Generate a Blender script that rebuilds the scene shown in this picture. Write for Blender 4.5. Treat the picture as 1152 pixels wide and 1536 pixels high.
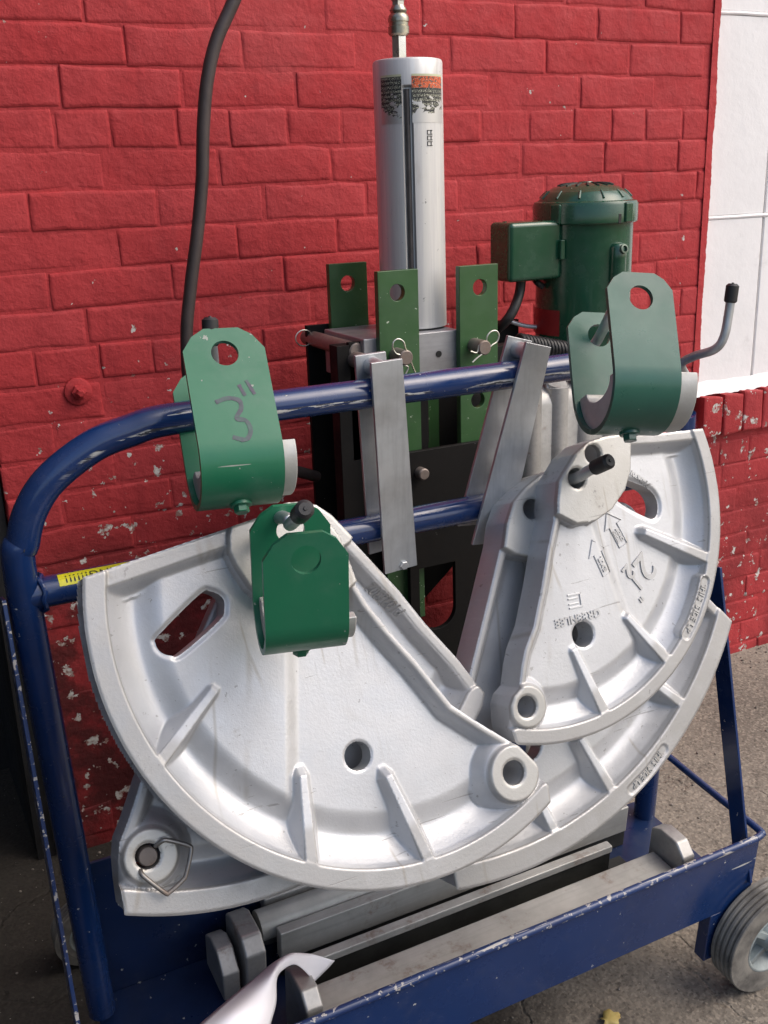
import bpy, bmesh, math, random
import numpy as np
from mathutils import Vector, Matrix, noise, geometry

for o in list(bpy.data.objects):
    bpy.data.objects.remove(o)
scn = bpy.context.scene
COL = scn.collection
R = math.radians
random.seed(7)

# ------------------------------------------------------------------ camera
# camera axes in the world (X along the wall, Y towards the wall, Z up)
CR = np.array([[0.88798107, -0.16680766, 0.42856133],
               [-0.45879882, -0.2574676, 0.85041994],
               [-0.0315159, -0.95178025, -0.30515751]])
F_PX = 1549.22
EYE = np.array([0.0, 0.0, 1.25])
cam_d = bpy.data.cameras.new('camera')
cam = bpy.data.objects.new('camera', cam_d)
COL.objects.link(cam)
cam_d.sensor_fit = 'HORIZONTAL'
cam_d.sensor_width = 36.0
cam_d.lens = F_PX / 1152 * 36.0
cam_d.clip_start = 0.05
cam_d.clip_end = 300
m = Matrix.Identity(4)
for i in range(3):
    m[i][0] = CR[i, 0]; m[i][1] = -CR[i, 1]; m[i][2] = -CR[i, 2]; m[i][3] = EYE[i]
cam.matrix_world = m
scn.camera = cam

# ------------------------------------------------------------------ light
SUN_DIR = Vector((0.70, -0.50, 0.95)).normalized()      # towards the sun
elev = math.asin(SUN_DIR.z)
azim = math.atan2(SUN_DIR.x, SUN_DIR.y)
world = bpy.data.worlds.new('World')
scn.world = world
world.use_nodes = True
wn = world.node_tree.nodes
bg = wn['Background']
sky = wn.new('ShaderNodeTexSky')
sky.sky_type = 'NISHITA'
sky.sun_disc = False
sky.sun_elevation = elev
sky.sun_rotation = azim
sky.air_density = 1.0
sky.dust_density = 4.0
sky.ozone_density = 0.8
world.node_tree.links.new(sky.outputs[0], bg.inputs[0])
bg.inputs[1].default_value = 0.13
sl = bpy.data.lights.new('sun', 'SUN')
sun = bpy.data.objects.new('sun', sl)
COL.objects.link(sun)
sl.energy = 0.68
sl.angle = R(50)
sl.color = (1.0, 0.96, 0.91)
sun.rotation_euler = SUN_DIR.to_track_quat('Z', 'Y').to_euler()
vs = scn.view_settings
vs.view_transform = 'Standard'
vs.look = 'None'
vs.exposure = 0.76
vs.gamma = 1.0
vs.use_curve_mapping = False
scn.render.engine = 'CYCLES'

# ------------------------------------------------------------------ helpers
def sight(px, py, Y):
    """real point at distance Y from the camera's wall-parallel plane"""
    d = CR @ np.array([px - 576.0, py - 768.0, F_PX])
    p = EYE + d * (Y / d[1])
    return Vector(p)

CA, SA = math.cos(R(5)), math.sin(R(5))
CART_Y = 1.04
CART_O = np.array([0, CART_Y, -(1.85 - CART_Y) * math.tan(R(5))])
CART_M = np.array([[1, 0, 0], [0, CA, SA], [0, -SA, CA]])

def cart(x, b, h):
    """cart frame: x along the wall, b back from the front panel, h up from the sloping ground"""
    return Vector(CART_O + CART_M.T @ np.array([x, b, h]))

def cart_sight(px, py, b):
    d = CR @ np.array([px - 576.0, py - 768.0, F_PX])
    n = CART_M[1]
    t = (b + (CART_O - EYE) @ n) / (d @ n)
    return Vector(CART_M @ (EYE + d * t - CART_O))

def ground_z(Y):
    return -(1.85 - Y) * math.tan(R(5))

MW = {}

def empty(name, M, label=None, cat=None, group=None):
    o = bpy.data.objects.new(name, None)
    COL.objects.link(o)
    o.empty_display_size = 0.05
    if not isinstance(M, Matrix):
        M = Matrix.Translation(Vector(M))
    o.matrix_world = M
    MW[o.name] = M
    if label: o['label'] = label
    if cat: o['category'] = cat
    if group: o['group'] = group
    return o

def obj(name, bm, mat, parent=None, bevel=0.0, seg=2, smooth=38, world=True, recalc=True, label=None, wn_=False):
    """one mesh object; world=True: the bmesh is in world space"""
    if recalc:
        bmesh.ops.recalc_face_normals(bm, faces=bm.faces[:])
    if parent is not None and world:
        bm.transform(MW[parent.name].inverted())
    me = bpy.data.meshes.new(name)
    bm.to_mesh(me)
    bm.free()
    return link_mesh(name, me, mat, parent, bevel, seg, smooth, label, wn_)

def link_mesh(name, me, mat, parent=None, bevel=0.0, seg=2, smooth=38, label=None, wn_=False):
    o = bpy.data.objects.new(name, me)
    COL.objects.link(o)
    if mat: me.materials.append(mat)
    if smooth:
        me.polygons.foreach_set('use_smooth', [True] * len(me.polygons))
        if hasattr(me, 'set_sharp_from_angle'):
            me.set_sharp_from_angle(angle=R(smooth))
    if parent is not None:
        o.parent = parent
        MW[o.name] = MW[parent.name]
    else:
        MW[o.name] = Matrix.Identity(4)
    if bevel:
        md = o.modifiers.new('bevel', 'BEVEL')
        md.width = bevel; md.segments = seg
        md.limit_method = 'ANGLE'; md.angle_limit = R(35)
        md.harden_normals = True
        if wn_:
            w_ = o.modifiers.new('weighted_normal', 'WEIGHTED_NORMAL'); w_.keep_sharp = True; md.harden_normals = False
    if label: o['label'] = label
    return o

def tag(o, label, cat, group=None, kind=None):
    if label: o['label'] = label
    if cat: o['category'] = cat
    if group: o['group'] = group
    if kind: o['kind'] = kind
    return o

def copy_tree(src, M):
    c = src.copy(); COL.objects.link(c); c.matrix_world = M
    MW[c.name] = M
    for ch in src.children:
        d = ch.copy(); COL.objects.link(d); d.parent = c
        for g in ch.children:
            e = g.copy(); COL.objects.link(e); e.parent = d
    return c

def box(bm, lo, hi, M=None):
    lo = Vector(lo); hi = Vector(hi)
    vs_ = [bm.verts.new((x, y, z)) for x in (lo.x, hi.x) for y in (lo.y, hi.y) for z in (lo.z, hi.z)]
    for f in ((0, 1, 3, 2), (4, 6, 7, 5), (0, 4, 5, 1), (2, 3, 7, 6), (0, 2, 6, 4), (1, 5, 7, 3)):
        bm.faces.new([vs_[i] for i in f])
    if M is not None:
        for v in vs_: v.co = M @ v.co
    return vs_

def cbox(bm, lo, hi):
    """box given in cart coordinates"""
    for v in box(bm, lo, hi): v.co = cart(*v.co)

def hexa(bm, pts):
    """box from 4 front corners (tl, tr, br, bl) and 4 back corners"""
    v = [bm.verts.new(p) for p in pts]
    for f in ((0, 1, 2, 3), (7, 6, 5, 4), (0, 4, 5, 1), (1, 5, 6, 2), (2, 6, 7, 3), (3, 7, 4, 0)):
        bm.faces.new([v[i] for i in f])

def plate(bm, outline, holes, t, M):
    """flat plate with holes; outline and holes in (u, v), thickness t to the back, M maps (u, v, n)"""
    loops = [[Vector((p[0], p[1], 0)) for p in outline]] + [[Vector((p[0], p[1], 0)) for p in h] for h in holes]
    flat = [p for l in loops for p in l]
    tris = geometry.tessellate_polygon(loops)
    fr = [bm.verts.new(M @ p) for p in flat]
    bk = [bm.verts.new(M @ (p + Vector((0, 0, -t)))) for p in flat]
    for a, b, c in tris:
        try:
            bm.faces.new((fr[a], fr[b], fr[c])); bm.faces.new((bk[c], bk[b], bk[a]))
        except ValueError:
            pass
    i0 = 0
    for l in loops:
        n = len(l)
        for i in range(n):
            a, b = i0 + i, i0 + (i + 1) % n
            bm.faces.new((fr[a], fr[b], bk[b], bk[a]))
        i0 += n

def circ(cx, cy, r, n=28):
    return [(cx + r * math.cos(2 * math.pi * i / n), cy + r * math.sin(2 * math.pi * i / n)) for i in range(n)]

def smooth_path(pts, n=8, closed=False):
    P = [Vector(p) for p in pts]
    out = []
    N = len(P)
    for i in range(N if closed else N - 1):
        p0 = P[(i - 1) % N] if closed or i > 0 else P[0] * 2 - P[1]
        p1, p2 = P[i], P[(i + 1) % N]
        p3 = P[(i + 2) % N] if closed or i + 2 < N else P[-1] * 2 - P[-2]
        for k in range(n):
            t = k / n
            out.append(0.5 * ((2 * p1) + (p2 - p0) * t + (2 * p0 - 5 * p1 + 4 * p2 - p3) * t * t + (3 * p1 - p0 - 3 * p2 + p3) * t ** 3))
    if not closed: out.append(P[-1])
    return out

def tube(bm, pts, r, seg=14, cap=True, closed=False):
    P = [Vector(p) for p in pts]
    n = len(P)
    rr = r if hasattr(r, '__len__') else [r] * n
    T = []
    for i in range(n):
        if closed: d = P[(i + 1) % n] - P[i - 1]
        else: d = P[min(i + 1, n - 1)] - P[max(i - 1, 0)]
        T.append(d.normalized())
    a = Vector((0, 0, 1)) if abs(T[0].z) < 0.9 else Vector((1, 0, 0))
    u = (a - T[0] * a.dot(T[0])).normalized()
    rings = []
    for i in range(n):
        u = (u - T[i] * u.dot(T[i])).normalized()
        w = T[i].cross(u)
        rings.append([bm.verts.new(P[i] + (u * math.cos(2 * math.pi * k / seg) + w * math.sin(2 * math.pi * k / seg)) * rr[i]) for k in range(seg)])
    for i in range(n if closed else n - 1):
        A, B = rings[i], rings[(i + 1) % n]
        for k in range(seg):
            bm.faces.new((A[k], A[(k + 1) % seg], B[(k + 1) % seg], B[k]))
    if cap and not closed:
        bm.faces.new(rings[0][::-1]); bm.faces.new(rings[-1])
    return rings

def lathe(bm, prof, M, seg=40, cap=True):
    """prof: (radius, height) from bottom to top along local z"""
    rings = []
    for r, z in prof:
        rings.append([bm.verts.new(M @ Vector((r * math.cos(2 * math.pi * k / seg), r * math.sin(2 * math.pi * k / seg), z))) for k in range(seg)])
    for A, B in zip(rings, rings[1:]):
        for k in range(seg):
            bm.faces.new((A[k], A[(k + 1) % seg], B[(k + 1) % seg], B[k]))
    if cap:
        bm.faces.new(rings[0][::-1]); bm.faces.new(rings[-1])
    return rings

def axes(o, x, y, z):
    m = Matrix.Identity(4)
    for i in range(3):
        m[i][0] = x[i]; m[i][1] = y[i]; m[i][2] = z[i]; m[i][3] = o[i]
    return m

def look(o, z, xhint=(1, 0, 0)):
    z = Vector(z).normalized(); x = Vector(xhint); x = (x - z * x.dot(z)).normalized()
    return axes(Vector(o), x, z.cross(x), z)

def text_mesh(body, size, M, depth=0.0012, spacing=1.0, align='CENTER', bold=0.0):
    cu = bpy.data.curves.new('lettering', 'FONT')
    cu.body = body; cu.size = size; cu.extrude = depth; cu.align_x = align; cu.align_y = 'CENTER'
    cu.space_character = spacing
    cu.offset = bold
    cu.resolution_u = 4
    t = bpy.data.objects.new('lettering', cu)
    COL.objects.link(t)
    dg = bpy.context.evaluated_depsgraph_get()
    me = bpy.data.meshes.new_from_object(t.evaluated_get(dg))
    bpy.data.objects.remove(t); bpy.data.curves.remove(cu)
    bm = bmesh.new(); bm.from_mesh(me); bpy.data.meshes.remove(me)
    bm.transform(M)
    return bm

# ------------------------------------------------------------------ materials
class Mt:
    """small wrapper that writes a principled node material"""
    def __init__(s, name, rough=0.5, metal=0.0, spec=0.5, coat=0.0):
        s.m = bpy.data.materials.new(name); s.m.use_nodes = True
        s.t = s.m.node_tree; s.n = s.t.nodes
        s.b = s.n['Principled BSDF']
        s.b.inputs['Roughness'].default_value = rough
        s.b.inputs['Metallic'].default_value = metal
        s.b.inputs['Specular IOR Level'].default_value = spec
        s.b.inputs['Coat Weight'].default_value = coat
        s.b.inputs['Coat Roughness'].default_value = 0.15
        tc = s.n.new('ShaderNodeTexCoord'); s.obj = tc.outputs['Object']; s.uvw = tc.outputs['UV']
        g = s.n.new('ShaderNodeNewGeometry'); s.pos = g.outputs['Position']; s.point = g.outputs['Pointiness']; s.nor = g.outputs['Normal']
        oi = s.n.new('ShaderNodeObjectInfo'); s.rnd = oi.outputs['Random']
    def link(s, a, b): s.t.links.new(a, b)
    def val(s, sock, v):
        if hasattr(v, 'node'): s.link(v, sock)
        elif hasattr(v, '__len__'): sock.default_value = (*v, 1.0) if len(v) == 3 and len(sock.default_value) == 4 else v
        else: sock.default_value = v
    def noise(s, scale, detail=4, rough=0.55, vec=None, dist=0.0):
        n = s.n.new('ShaderNodeTexNoise'); n.inputs['Scale'].default_value = scale
        n.inputs['Detail'].default_value = detail; n.inputs['Roughness'].default_value = rough; n.inputs['Distortion'].default_value = dist
        s.link(vec or s.obj, n.inputs['Vector']); return n.outputs[0]
    def voro(s, scale, vec=None, feature='F1', out='Distance', rnd=1.0):
        n = s.n.new('ShaderNodeTexVoronoi'); n.feature = feature; n.inputs['Scale'].default_value = scale
        n.inputs['Randomness'].default_value = rnd
        s.link(vec or s.obj, n.inputs['Vector']); return n.outputs[out]
    def stretch(s, sc, vec=None):
        n = s.n.new('ShaderNodeMapping'); n.inputs['Scale'].default_value = sc
        s.link(vec or s.obj, n.inputs['Vector']); return n.outputs[0]
    def rot(s, e, vec=None, sc=(1, 1, 1)):
        n = s.n.new('ShaderNodeMapping'); n.inputs['Rotation'].default_value = e; n.inputs['Scale'].default_value = sc
        s.link(vec or s.obj, n.inputs['Vector']); return n.outputs[0]
    def step(s, v, a, b, lo=0.0, hi=1.0):
        n = s.n.new('ShaderNodeMapRange'); n.interpolation_type = 'SMOOTHSTEP'
        s.link(v, n.inputs[0]); n.inputs[1].default_value = a; n.inputs[2].default_value = b
        n.inputs[3].default_value = lo; n.inputs[4].default_value = hi; return n.outputs[0]
    def math(s, op, a, b=0.0, c=0.0):
        n = s.n.new('ShaderNodeMath'); n.operation = op
        s.val(n.inputs[0], a); s.val(n.inputs[1], b); s.val(n.inputs[2], c); return n.outputs[0]
    def mul(s, a, b): return s.math('MULTIPLY', a, b)
    def add(s, a, b): return s.math('ADD', a, b)
    def mix(s, f, a, b):
        n = s.n.new('ShaderNodeMix'); n.data_type = 'RGBA'
        s.val(n.inputs[0], f); s.val(n.inputs[6], a); s.val(n.inputs[7], b); return n.outputs[2]
    def xyz(s, vec):
        n = s.n.new('ShaderNodeSeparateXYZ'); s.link(vec, n.inputs[0]); return n.outputs
    def color(s, c): s.val(s.b.inputs['Base Color'], c)
    def rough(s, v): s.val(s.b.inputs['Roughness'], v)
    def metal(s, v): s.val(s.b.inputs['Metallic'], v)
    def bump(s, h, strength=0.5, dist=0.002, prev=None):
        n = s.n.new('ShaderNodeBump'); n.inputs['Strength'].default_value = strength; n.inputs['Distance'].default_value = dist
        s.val(n.inputs['Height'], h)
        if prev: s.link(prev, n.inputs['Normal'])
        s.link(n.outputs[0], s.b.inputs['Normal']); return n.outputs[0]

def mat_brick():
    s = Mt('red_painted_brick', rough=0.7, spec=0.22)
    P = s.pos
    z = s.xyz(P)[2]; x = s.xyz(P)[0]
    base = s.mix(s.step(s.noise(2.4, 5, vec=P), 0.38, 0.66), (0.49, 0.056, 0.060), (0.43, 0.048, 0.053))
    base = s.mix(s.mul(s.rnd, 0.35), base, (0.37, 0.020, 0.022))
    fine = s.step(s.noise(38, 5, 0.7, vec=P), 0.52, 0.75)
    base = s.mix(s.mul(fine, 0.25), base, (0.22, 0.014, 0.018))
    # chalky mauve weathering
    chalk = s.mul(s.step(s.noise(3.1, 6, 0.65, vec=P, dist=0.5), 0.55, 0.72), s.step(z, 0.4, 1.25, 0.9, 0.35))
    base = s.mix(s.mul(chalk, 0.65), base, (0.29, 0.095, 0.095))
    run = s.mul(s.step(s.noise(1.0, 5, 0.65, vec=s.stretch((17, 17, 1.6), P), dist=0.4), 0.56, 0.72), 0.35)
    base = s.mix(run, base, (0.22, 0.020, 0.026))
    # dirt at the wall's foot, deepened to paint in shade behind the cart
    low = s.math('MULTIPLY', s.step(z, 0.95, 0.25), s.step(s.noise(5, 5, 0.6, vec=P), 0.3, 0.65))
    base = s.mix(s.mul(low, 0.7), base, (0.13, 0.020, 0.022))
    worst = s.mul(s.mul(s.step(x, 0.70, 0.42), s.step(z, 0.70, 0.45)), s.step(s.noise(9, 5, 0.65, vec=P), 0.36, 0.56))  # darker still at the lower left
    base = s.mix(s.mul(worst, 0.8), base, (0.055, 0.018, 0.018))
    # flaked paint, denser towards the ground
    reg = s.step(s.noise(3.6, 4, 0.6, vec=P), 0.40, 0.66)
    thr = s.math('SUBTRACT', s.step(z, 0.55, 1.35, 0.645, 0.74), s.mul(s.mul(s.step(x, 0.62, 0.40), s.step(z, 0.62, 0.40)), 0.03))
    chip_n = s.noise(33, 5, 0.62, vec=P)
    chip = s.math('GREATER_THAN', s.add(chip_n, s.mul(reg, 0.06)), thr)
    dots = s.math('LESS_THAN', s.voro(26, vec=P), s.step(s.noise(7, 3, vec=P), 0.45, 0.75, 0.0, 0.075))
    chip = s.math('MAXIMUM', chip, dots)
    cc = s.mix(s.step(s.noise(90, 4, vec=P), 0.4, 0.62), (0.62, 0.60, 0.56), (0.30, 0.17, 0.14))
    col = s.mix(chip, base, cc)
    # soot smudges
    smut = s.step(s.noise(9, 6, 0.7, vec=s.stretch((1, 1, 2.5), P)), 0.69, 0.76)
    col = s.mix(s.mul(smut, 0.5), col, (0.06, 0.03, 0.03))
    s.color(col)
    s.rough(s.step(s.noise(20, 4, vec=P), 0.3, 0.7, 0.6, 0.82))
    n1 = s.bump(s.noise(24, 7, 0.62, vec=P), 0.75, 0.007)
    n2 = s.bump(s.noise(130, 5, 0.65, vec=P), 0.55, 0.0018, n1)
    s.bump(s.mul(chip, -1.0), 0.7, 0.0012, n2)
    return s.m

def mat_plain(name, c, rough=0.5, metal=0.0, var=0.25, scale=8, dark=None, bump=0.12, bscale=160, spec=0.5, coat=0.0):
    s = Mt(name, rough, metal, spec, coat)
    d = dark or tuple(v * 0.6 for v in c)
    n = s.noise(scale, 6, 0.62)
    col = s.mix(s.mul(s.step(n, 0.35, 0.7), var * 2), c, d)
    s.color(col)
    s.rough(s.step(s.noise(scale * 3, 5, 0.6), 0.3, 0.7, max(rough - 0.1, 0.05), min(rough + 0.12, 1)))
    s.bump(s.noise(bscale, 4, 0.6), bump, 0.001)
    return s.m

def mat_paint(name, c, chip=(0.5, 0.5, 0.48), amount=0.70, rough=0.33, dark=None, scale=1.0, coat=0.15, wear=None, dustiness=0.08, rub=False):
    """gloss paint with chips, scuffs and dust"""
    s = Mt(name, rough, 0.0, 0.5, coat)
    d = dark or tuple(v * 0.55 for v in c)
    base = s.mix(s.mul(s.step(s.noise(6 * scale, 6, 0.65), 0.35, 0.7), 0.55), c, d)
    dust = s.step(s.noise(14 * scale, 6, 0.7), 0.52, 0.8)
    base = s.mix(s.mul(dust, dustiness), base, (0.30, 0.29, 0.27))
    reg = s.step(s.noise(7 * scale, 3), 0.35, 0.7)
    n = s.add(s.noise(85 * scale, 4, 0.6), s.mul(reg, 0.06))
    ch = s.math('GREATER_THAN', n, amount + 0.03)
    sc = s.math('GREATER_THAN', s.noise(60 * scale, 3, 0.5, vec=s.rot((0.4, 0.9, 0.3), sc=(0.12, 3.2, 1.0))), amount + 0.045)
    ch = s.math('MAXIMUM', ch, sc)
    if wear is not None:
        ch = s.math('MAXIMUM', ch, s.mul(s.step(s.point, wear, wear + 0.03), s.math('GREATER_THAN', s.noise(60 * scale, 4), 0.46)))
    if rub:
        # rubbed line along the front of the top bar where things have been hung
        nx_, ny_, nz_ = s.xyz(s.nor)
        band = s.mul(s.mul(s.step(nz_, -0.42, -0.22), s.step(nz_, -0.02, -0.14)), s.math('LESS_THAN', ny_, -0.3))
        long_n = s.noise(7.0, 6, 0.7, vec=s.stretch((1.0, 6.0, 14.0)))
        rubm = s.mul(s.mul(band, s.step(s.xyz(s.pos)[2], 0.93, 0.97)), s.math('GREATER_THAN', long_n, 0.49))
        ch = s.math('MAXIMUM', ch, rubm)
        chip = s.mix(s.math('GREATER_THAN', s.noise(40, 4, vec=s.stretch((1, 4, 8))), 0.5), (0.05, 0.05, 0.055), (0.55, 0.55, 0.53))
    s.color(s.mix(ch, base, chip))
    s.rough(s.add(s.step(s.noise(18 * scale, 5, 0.7), 0.3, 0.75, rough - 0.08, rough + 0.16), s.mul(ch, 0.2)))
    n1 = s.bump(s.noise(45 * scale, 3, 0.5), 0.10, 0.0015)
    s.bump(s.mul(ch, -1.0), 0.5, 0.0004, n1)
    return s.m

def mat_alu():
    s = Mt('silver_painted_casting', rough=0.40, metal=0.5, spec=0.5)
    c = s.mix(s.step(s.noise(7, 6, 0.6), 0.35, 0.7), (0.56, 0.565, 0.575), (0.47, 0.475, 0.485))
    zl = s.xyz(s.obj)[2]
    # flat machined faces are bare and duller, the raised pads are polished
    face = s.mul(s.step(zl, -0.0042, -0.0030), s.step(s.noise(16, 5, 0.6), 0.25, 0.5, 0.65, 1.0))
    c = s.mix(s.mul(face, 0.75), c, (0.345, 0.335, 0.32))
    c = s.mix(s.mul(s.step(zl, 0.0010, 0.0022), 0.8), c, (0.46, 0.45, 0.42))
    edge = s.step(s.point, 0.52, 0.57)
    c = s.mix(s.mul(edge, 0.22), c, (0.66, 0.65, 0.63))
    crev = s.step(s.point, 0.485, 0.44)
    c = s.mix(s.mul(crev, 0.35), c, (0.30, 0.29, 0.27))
    stain = s.mul(s.step(s.noise(11, 6, 0.7), 0.60, 0.74), s.step(s.noise(3, 3), 0.4, 0.65))
    c = s.mix(s.mul(stain, 0.6), c, (0.22, 0.18, 0.13))
    drip = s.mul(s.step(s.noise(1.0, 5, 0.7, vec=s.stretch((38, 2.2, 1)), dist=0.6), 0.60, 0.70), s.step(s.noise(4.5, 3), 0.45, 0.62))
    c = s.mix(s.mul(drip, 0.38), c, (0.27, 0.24, 0.19))
    vein = s.mul(s.step(s.voro(1.0, vec=s.stretch((11, 2.0, 1)), feature='DISTANCE_TO_EDGE'), 0.022, 0.0), s.step(s.noise(5.0, 3), 0.52, 0.60))
    c = s.mix(s.mul(vein, 0.40), c, (0.26, 0.22, 0.16))
    # pits, scratches and rubbed marks
    pit = s.math('GREATER_THAN', s.add(s.noise(130, 3, 0.6), s.mul(s.step(s.noise(12, 3), 0.4, 0.7), 0.06)), 0.715)
    s1 = s.math('GREATER_THAN', s.noise(55, 3, 0.55, vec=s.rot((0, 0, 0.6), sc=(0.10, 3.5, 1)), dist=0.3), 0.715)
    s2 = s.math('GREATER_THAN', s.noise(55, 3, 0.55, vec=s.rot((0, 0, -1.0), sc=(0.10, 3.5, 1)), dist=0.3), 0.72)
    mk = s.math('MAXIMUM', pit, s.math('MAXIMUM', s1, s2))
    c = s.mix(s.mul(mk, 0.6), c, (0.25, 0.24, 0.23))
    s.color(c)
    s.rough(s.step(s.noise(25, 5, 0.6), 0.3, 0.7, 0.34, 0.52))
    n1 = s.bump(s.noise(260, 4, 0.65), 0.32, 0.0008)
    n2 = s.bump(s.noise(24, 4, 0.5), 0.10, 0.003, n1)
    s.bump(s.mul(mk, -1.0), 0.4, 0.0005, n2)
    return s.m

def mat_steel(name, c=(0.55, 0.56, 0.57), rough=0.36, metal=0.85, stretch=(1, 1, 0.05), rust=0.0, scale=150):
    s = Mt(name, rough, metal)
    brush = s.noise(scale, 4, 0.6, vec=s.stretch(stretch))
    col = s.mix(s.step(s.noise(9, 6, 0.65), 0.35, 0.7), c, tuple(v * 0.72 for v in c))
    col = s.mix(s.mul(s.step(brush, 0.45, 0.7), 0.25), col, tuple(v * 0.5 for v in c))
    if rust:
        rn = s.step(s.noise(16, 7, 0.7), 0.62 - rust * 0.2, 0.74 - rust * 0.1)
        col = s.mix(s.mul(rn, 0.75), col, (0.17, 0.10, 0.06))
        s.metal(s.step(rn, 0, 1, metal, 0.1))
    s.color(col)
    s.rough(s.step(s.noise(12, 5, 0.6), 0.3, 0.7, rough - 0.08, rough + 0.16))
    s.bump(brush, 0.08, 0.0006)
    return s.m

def mat_ground():
    s = Mt('worn_asphalt', rough=0.9, spec=0.2)
    P = s.pos
    n = s.noise(2.0, 6, 0.6, vec=P)
    base = s.mix(s.step(n, 0.35, 0.65), (0.245, 0.215, 0.178), (0.155, 0.135, 0.113))
    st = s.voro(210, vec=P, out='Color'); sv = s.xyz(st)[0]
    base = s.mix(s.mul(s.step(sv, 0.62, 0.9), 0.45), base, (0.36, 0.31, 0.25))
    base = s.mix(s.mul(s.step(sv, 0.22, 0.05), 0.5), base, (0.07, 0.06, 0.05))
    sand = s.noise(300, 3, 0.6, vec=P)
    base = s.mix(s.mul(s.step(sand, 0.5, 0.7), 0.3), base, (0.30, 0.25, 0.19))
    # shade over the left of the ground, painted into its colour
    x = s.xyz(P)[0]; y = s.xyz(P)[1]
    left_shade = s.step(s.add(x, s.mul(s.noise(3.5, 6, 0.65, vec=P), 0.9)), 1.45, 0.95)
    col = s.mix(s.mul(left_shade, 0.9), base, (0.020, 0.018, 0.016))
    tray_shade_stain = s.mul(s.mul(s.step(y, 1.22, 1.0), s.step(x, 1.20, 0.85)), s.step(s.noise(6, 6, 0.65, vec=P), 0.30, 0.58))  # shadow under the tray front painted in, along with oily spots
    col = s.mix(s.mul(tray_shade_stain, 0.72), col, (0.055, 0.048, 0.042))
    spots = s.mul(s.step(s.noise(45, 5, 0.7, vec=P), 0.56, 0.70), 0.6)
    col = s.mix(spots, col, (0.06, 0.052, 0.045))
    fleck = s.math('LESS_THAN', s.voro(60, vec=P), 0.06)
    col = s.mix(s.mul(fleck, 0.5), col, (0.5, 0.47, 0.42))
    s.color(col)
    n1 = s.bump(s.voro(150, vec=P, feature='SMOOTH_F1'), 0.5, 0.003)
    n2 = s.bump(sand, 0.4, 0.0015, n1)
    n3 = s.bump(s.noise(20, 5, 0.6, vec=P), 0.5, 0.008, n2)
    crack = s.step(s.voro(1.7, vec=s.add_vec(P), feature='DISTANCE_TO_EDGE'), 0.0, 0.012)
    s.bump(crack, 0.5, 0.006, n3)
    return s.m

def _add_vec(s, P):
    n = s.n.new('ShaderNodeTexNoise'); n.inputs['Scale'].default_value = 5; n.inputs['Detail'].default_value = 5
    s.link(P, n.inputs['Vector'])
    a = s.n.new('ShaderNodeVectorMath'); a.operation = 'MULTIPLY_ADD'
    s.link(n.outputs[1], a.inputs[0]); a.inputs[1].default_value = (0.35, 0.35, 0.35); s.link(P, a.inputs[2])
    return a.outputs[0]
Mt.add_vec = _add_vec

def mat_white():
    s = Mt('white_wall_paint', rough=0.55, spec=0.4)
    P = s.pos
    c = s.mix(s.step(s.noise(5, 6, 0.6, vec=P), 0.35, 0.7), (0.90, 0.88, 0.87), (0.85, 0.83, 0.82))
    g = s.mul(s.step(s.noise(14, 6, 0.7, vec=P), 0.6, 0.75), 0.25)
    c = s.mix(g, c, (0.5, 0.48, 0.46))
    s.color(c)
    n1 = s.bump(s.noise(30, 5, 0.6, vec=P), 0.3, 0.004)
    s.bump(s.noise(160, 3, 0.6, vec=P), 0.2, 0.0012, n1)
    return s.m

M = {}
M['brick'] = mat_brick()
M['ground'] = mat_ground()
M['white'] = mat_white()
M['alu'] = mat_alu()
M['blue'] = mat_paint('blue_gloss_paint', (0.008, 0.031, 0.120), (0.50, 0.50, 0.48), 0.705, 0.2, (0.006, 0.021, 0.08), coat=0.4)
M['blue_grimy'] = mat_paint('blue_grimy_paint', (0.007, 0.022, 0.080), (0.40, 0.40, 0.38), 0.70, 0.35, (0.006, 0.012, 0.035), coat=0.1)
M['blue_worn'] = mat_paint('blue_worn_paint', (0.010, 0.034, 0.125), (0.42, 0.40, 0.38), 0.585, 0.35, (0.02, 0.03, 0.09), scale=1.4)
M['green3'] = mat_paint('green_strap_paint', (0.016, 0.150, 0.072), (0.30, 0.32, 0.28), 0.70, 0.36, (0.014, 0.12, 0.065), coat=0.1)
M['green_dark'] = mat_paint('deep_green_paint', (0.022, 0.112, 0.076), (0.30, 0.32, 0.28), 0.73, 0.33, (0.016, 0.070, 0.052), coat=0.2)
M['motor'] = mat_paint('motor_green_paint', (0.012, 0.072, 0.037), (0.22, 0.28, 0.22), 0.73, 0.20, (0.008, 0.048, 0.025), coat=0.4)
M['link'] = mat_paint('green_link_finish', (0.040, 0.108, 0.036), (0.48, 0.55, 0.42), 0.685, 0.35, (0.022, 0.062, 0.024), scale=1.3, coat=0.1)
M['hoop'] = mat_paint('blue_hoop_paint', (0.008, 0.031, 0.120), (0.50, 0.50, 0.48), 0.705, 0.2, (0.006, 0.021, 0.08), coat=0.4, rub=True)
M['black'] = mat_paint('black_frame_paint', (0.007, 0.007, 0.007), (0.35, 0.35, 0.33), 0.75, 0.62, (0.012, 0.010, 0.009), coat=0.0, dustiness=0.01)
M['black'].node_tree.nodes['Principled BSDF'].inputs['Specular IOR Level'].default_value = 0.2
M['rubber'] = mat_plain('black_rubber', (0.022, 0.021, 0.021), 0.5, 0, 0.2, 10, (0.012, 0.012, 0.012))
M['hose'] = mat_plain('hose_rubber', (0.062, 0.044, 0.041), 0.45, 0, 0.3, 14, (0.025, 0.02, 0.02), bump=0.3, bscale=90)
M['zinc'] = mat_steel('zinc_plate', (0.58, 0.60, 0.61), 0.40, 0.75, (1, 1, 0.06))
M['steel'] = mat_steel('bright_steel', (0.55, 0.54, 0.52), 0.32, 0.9, (1, 1, 1), rust=0.25)
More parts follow.
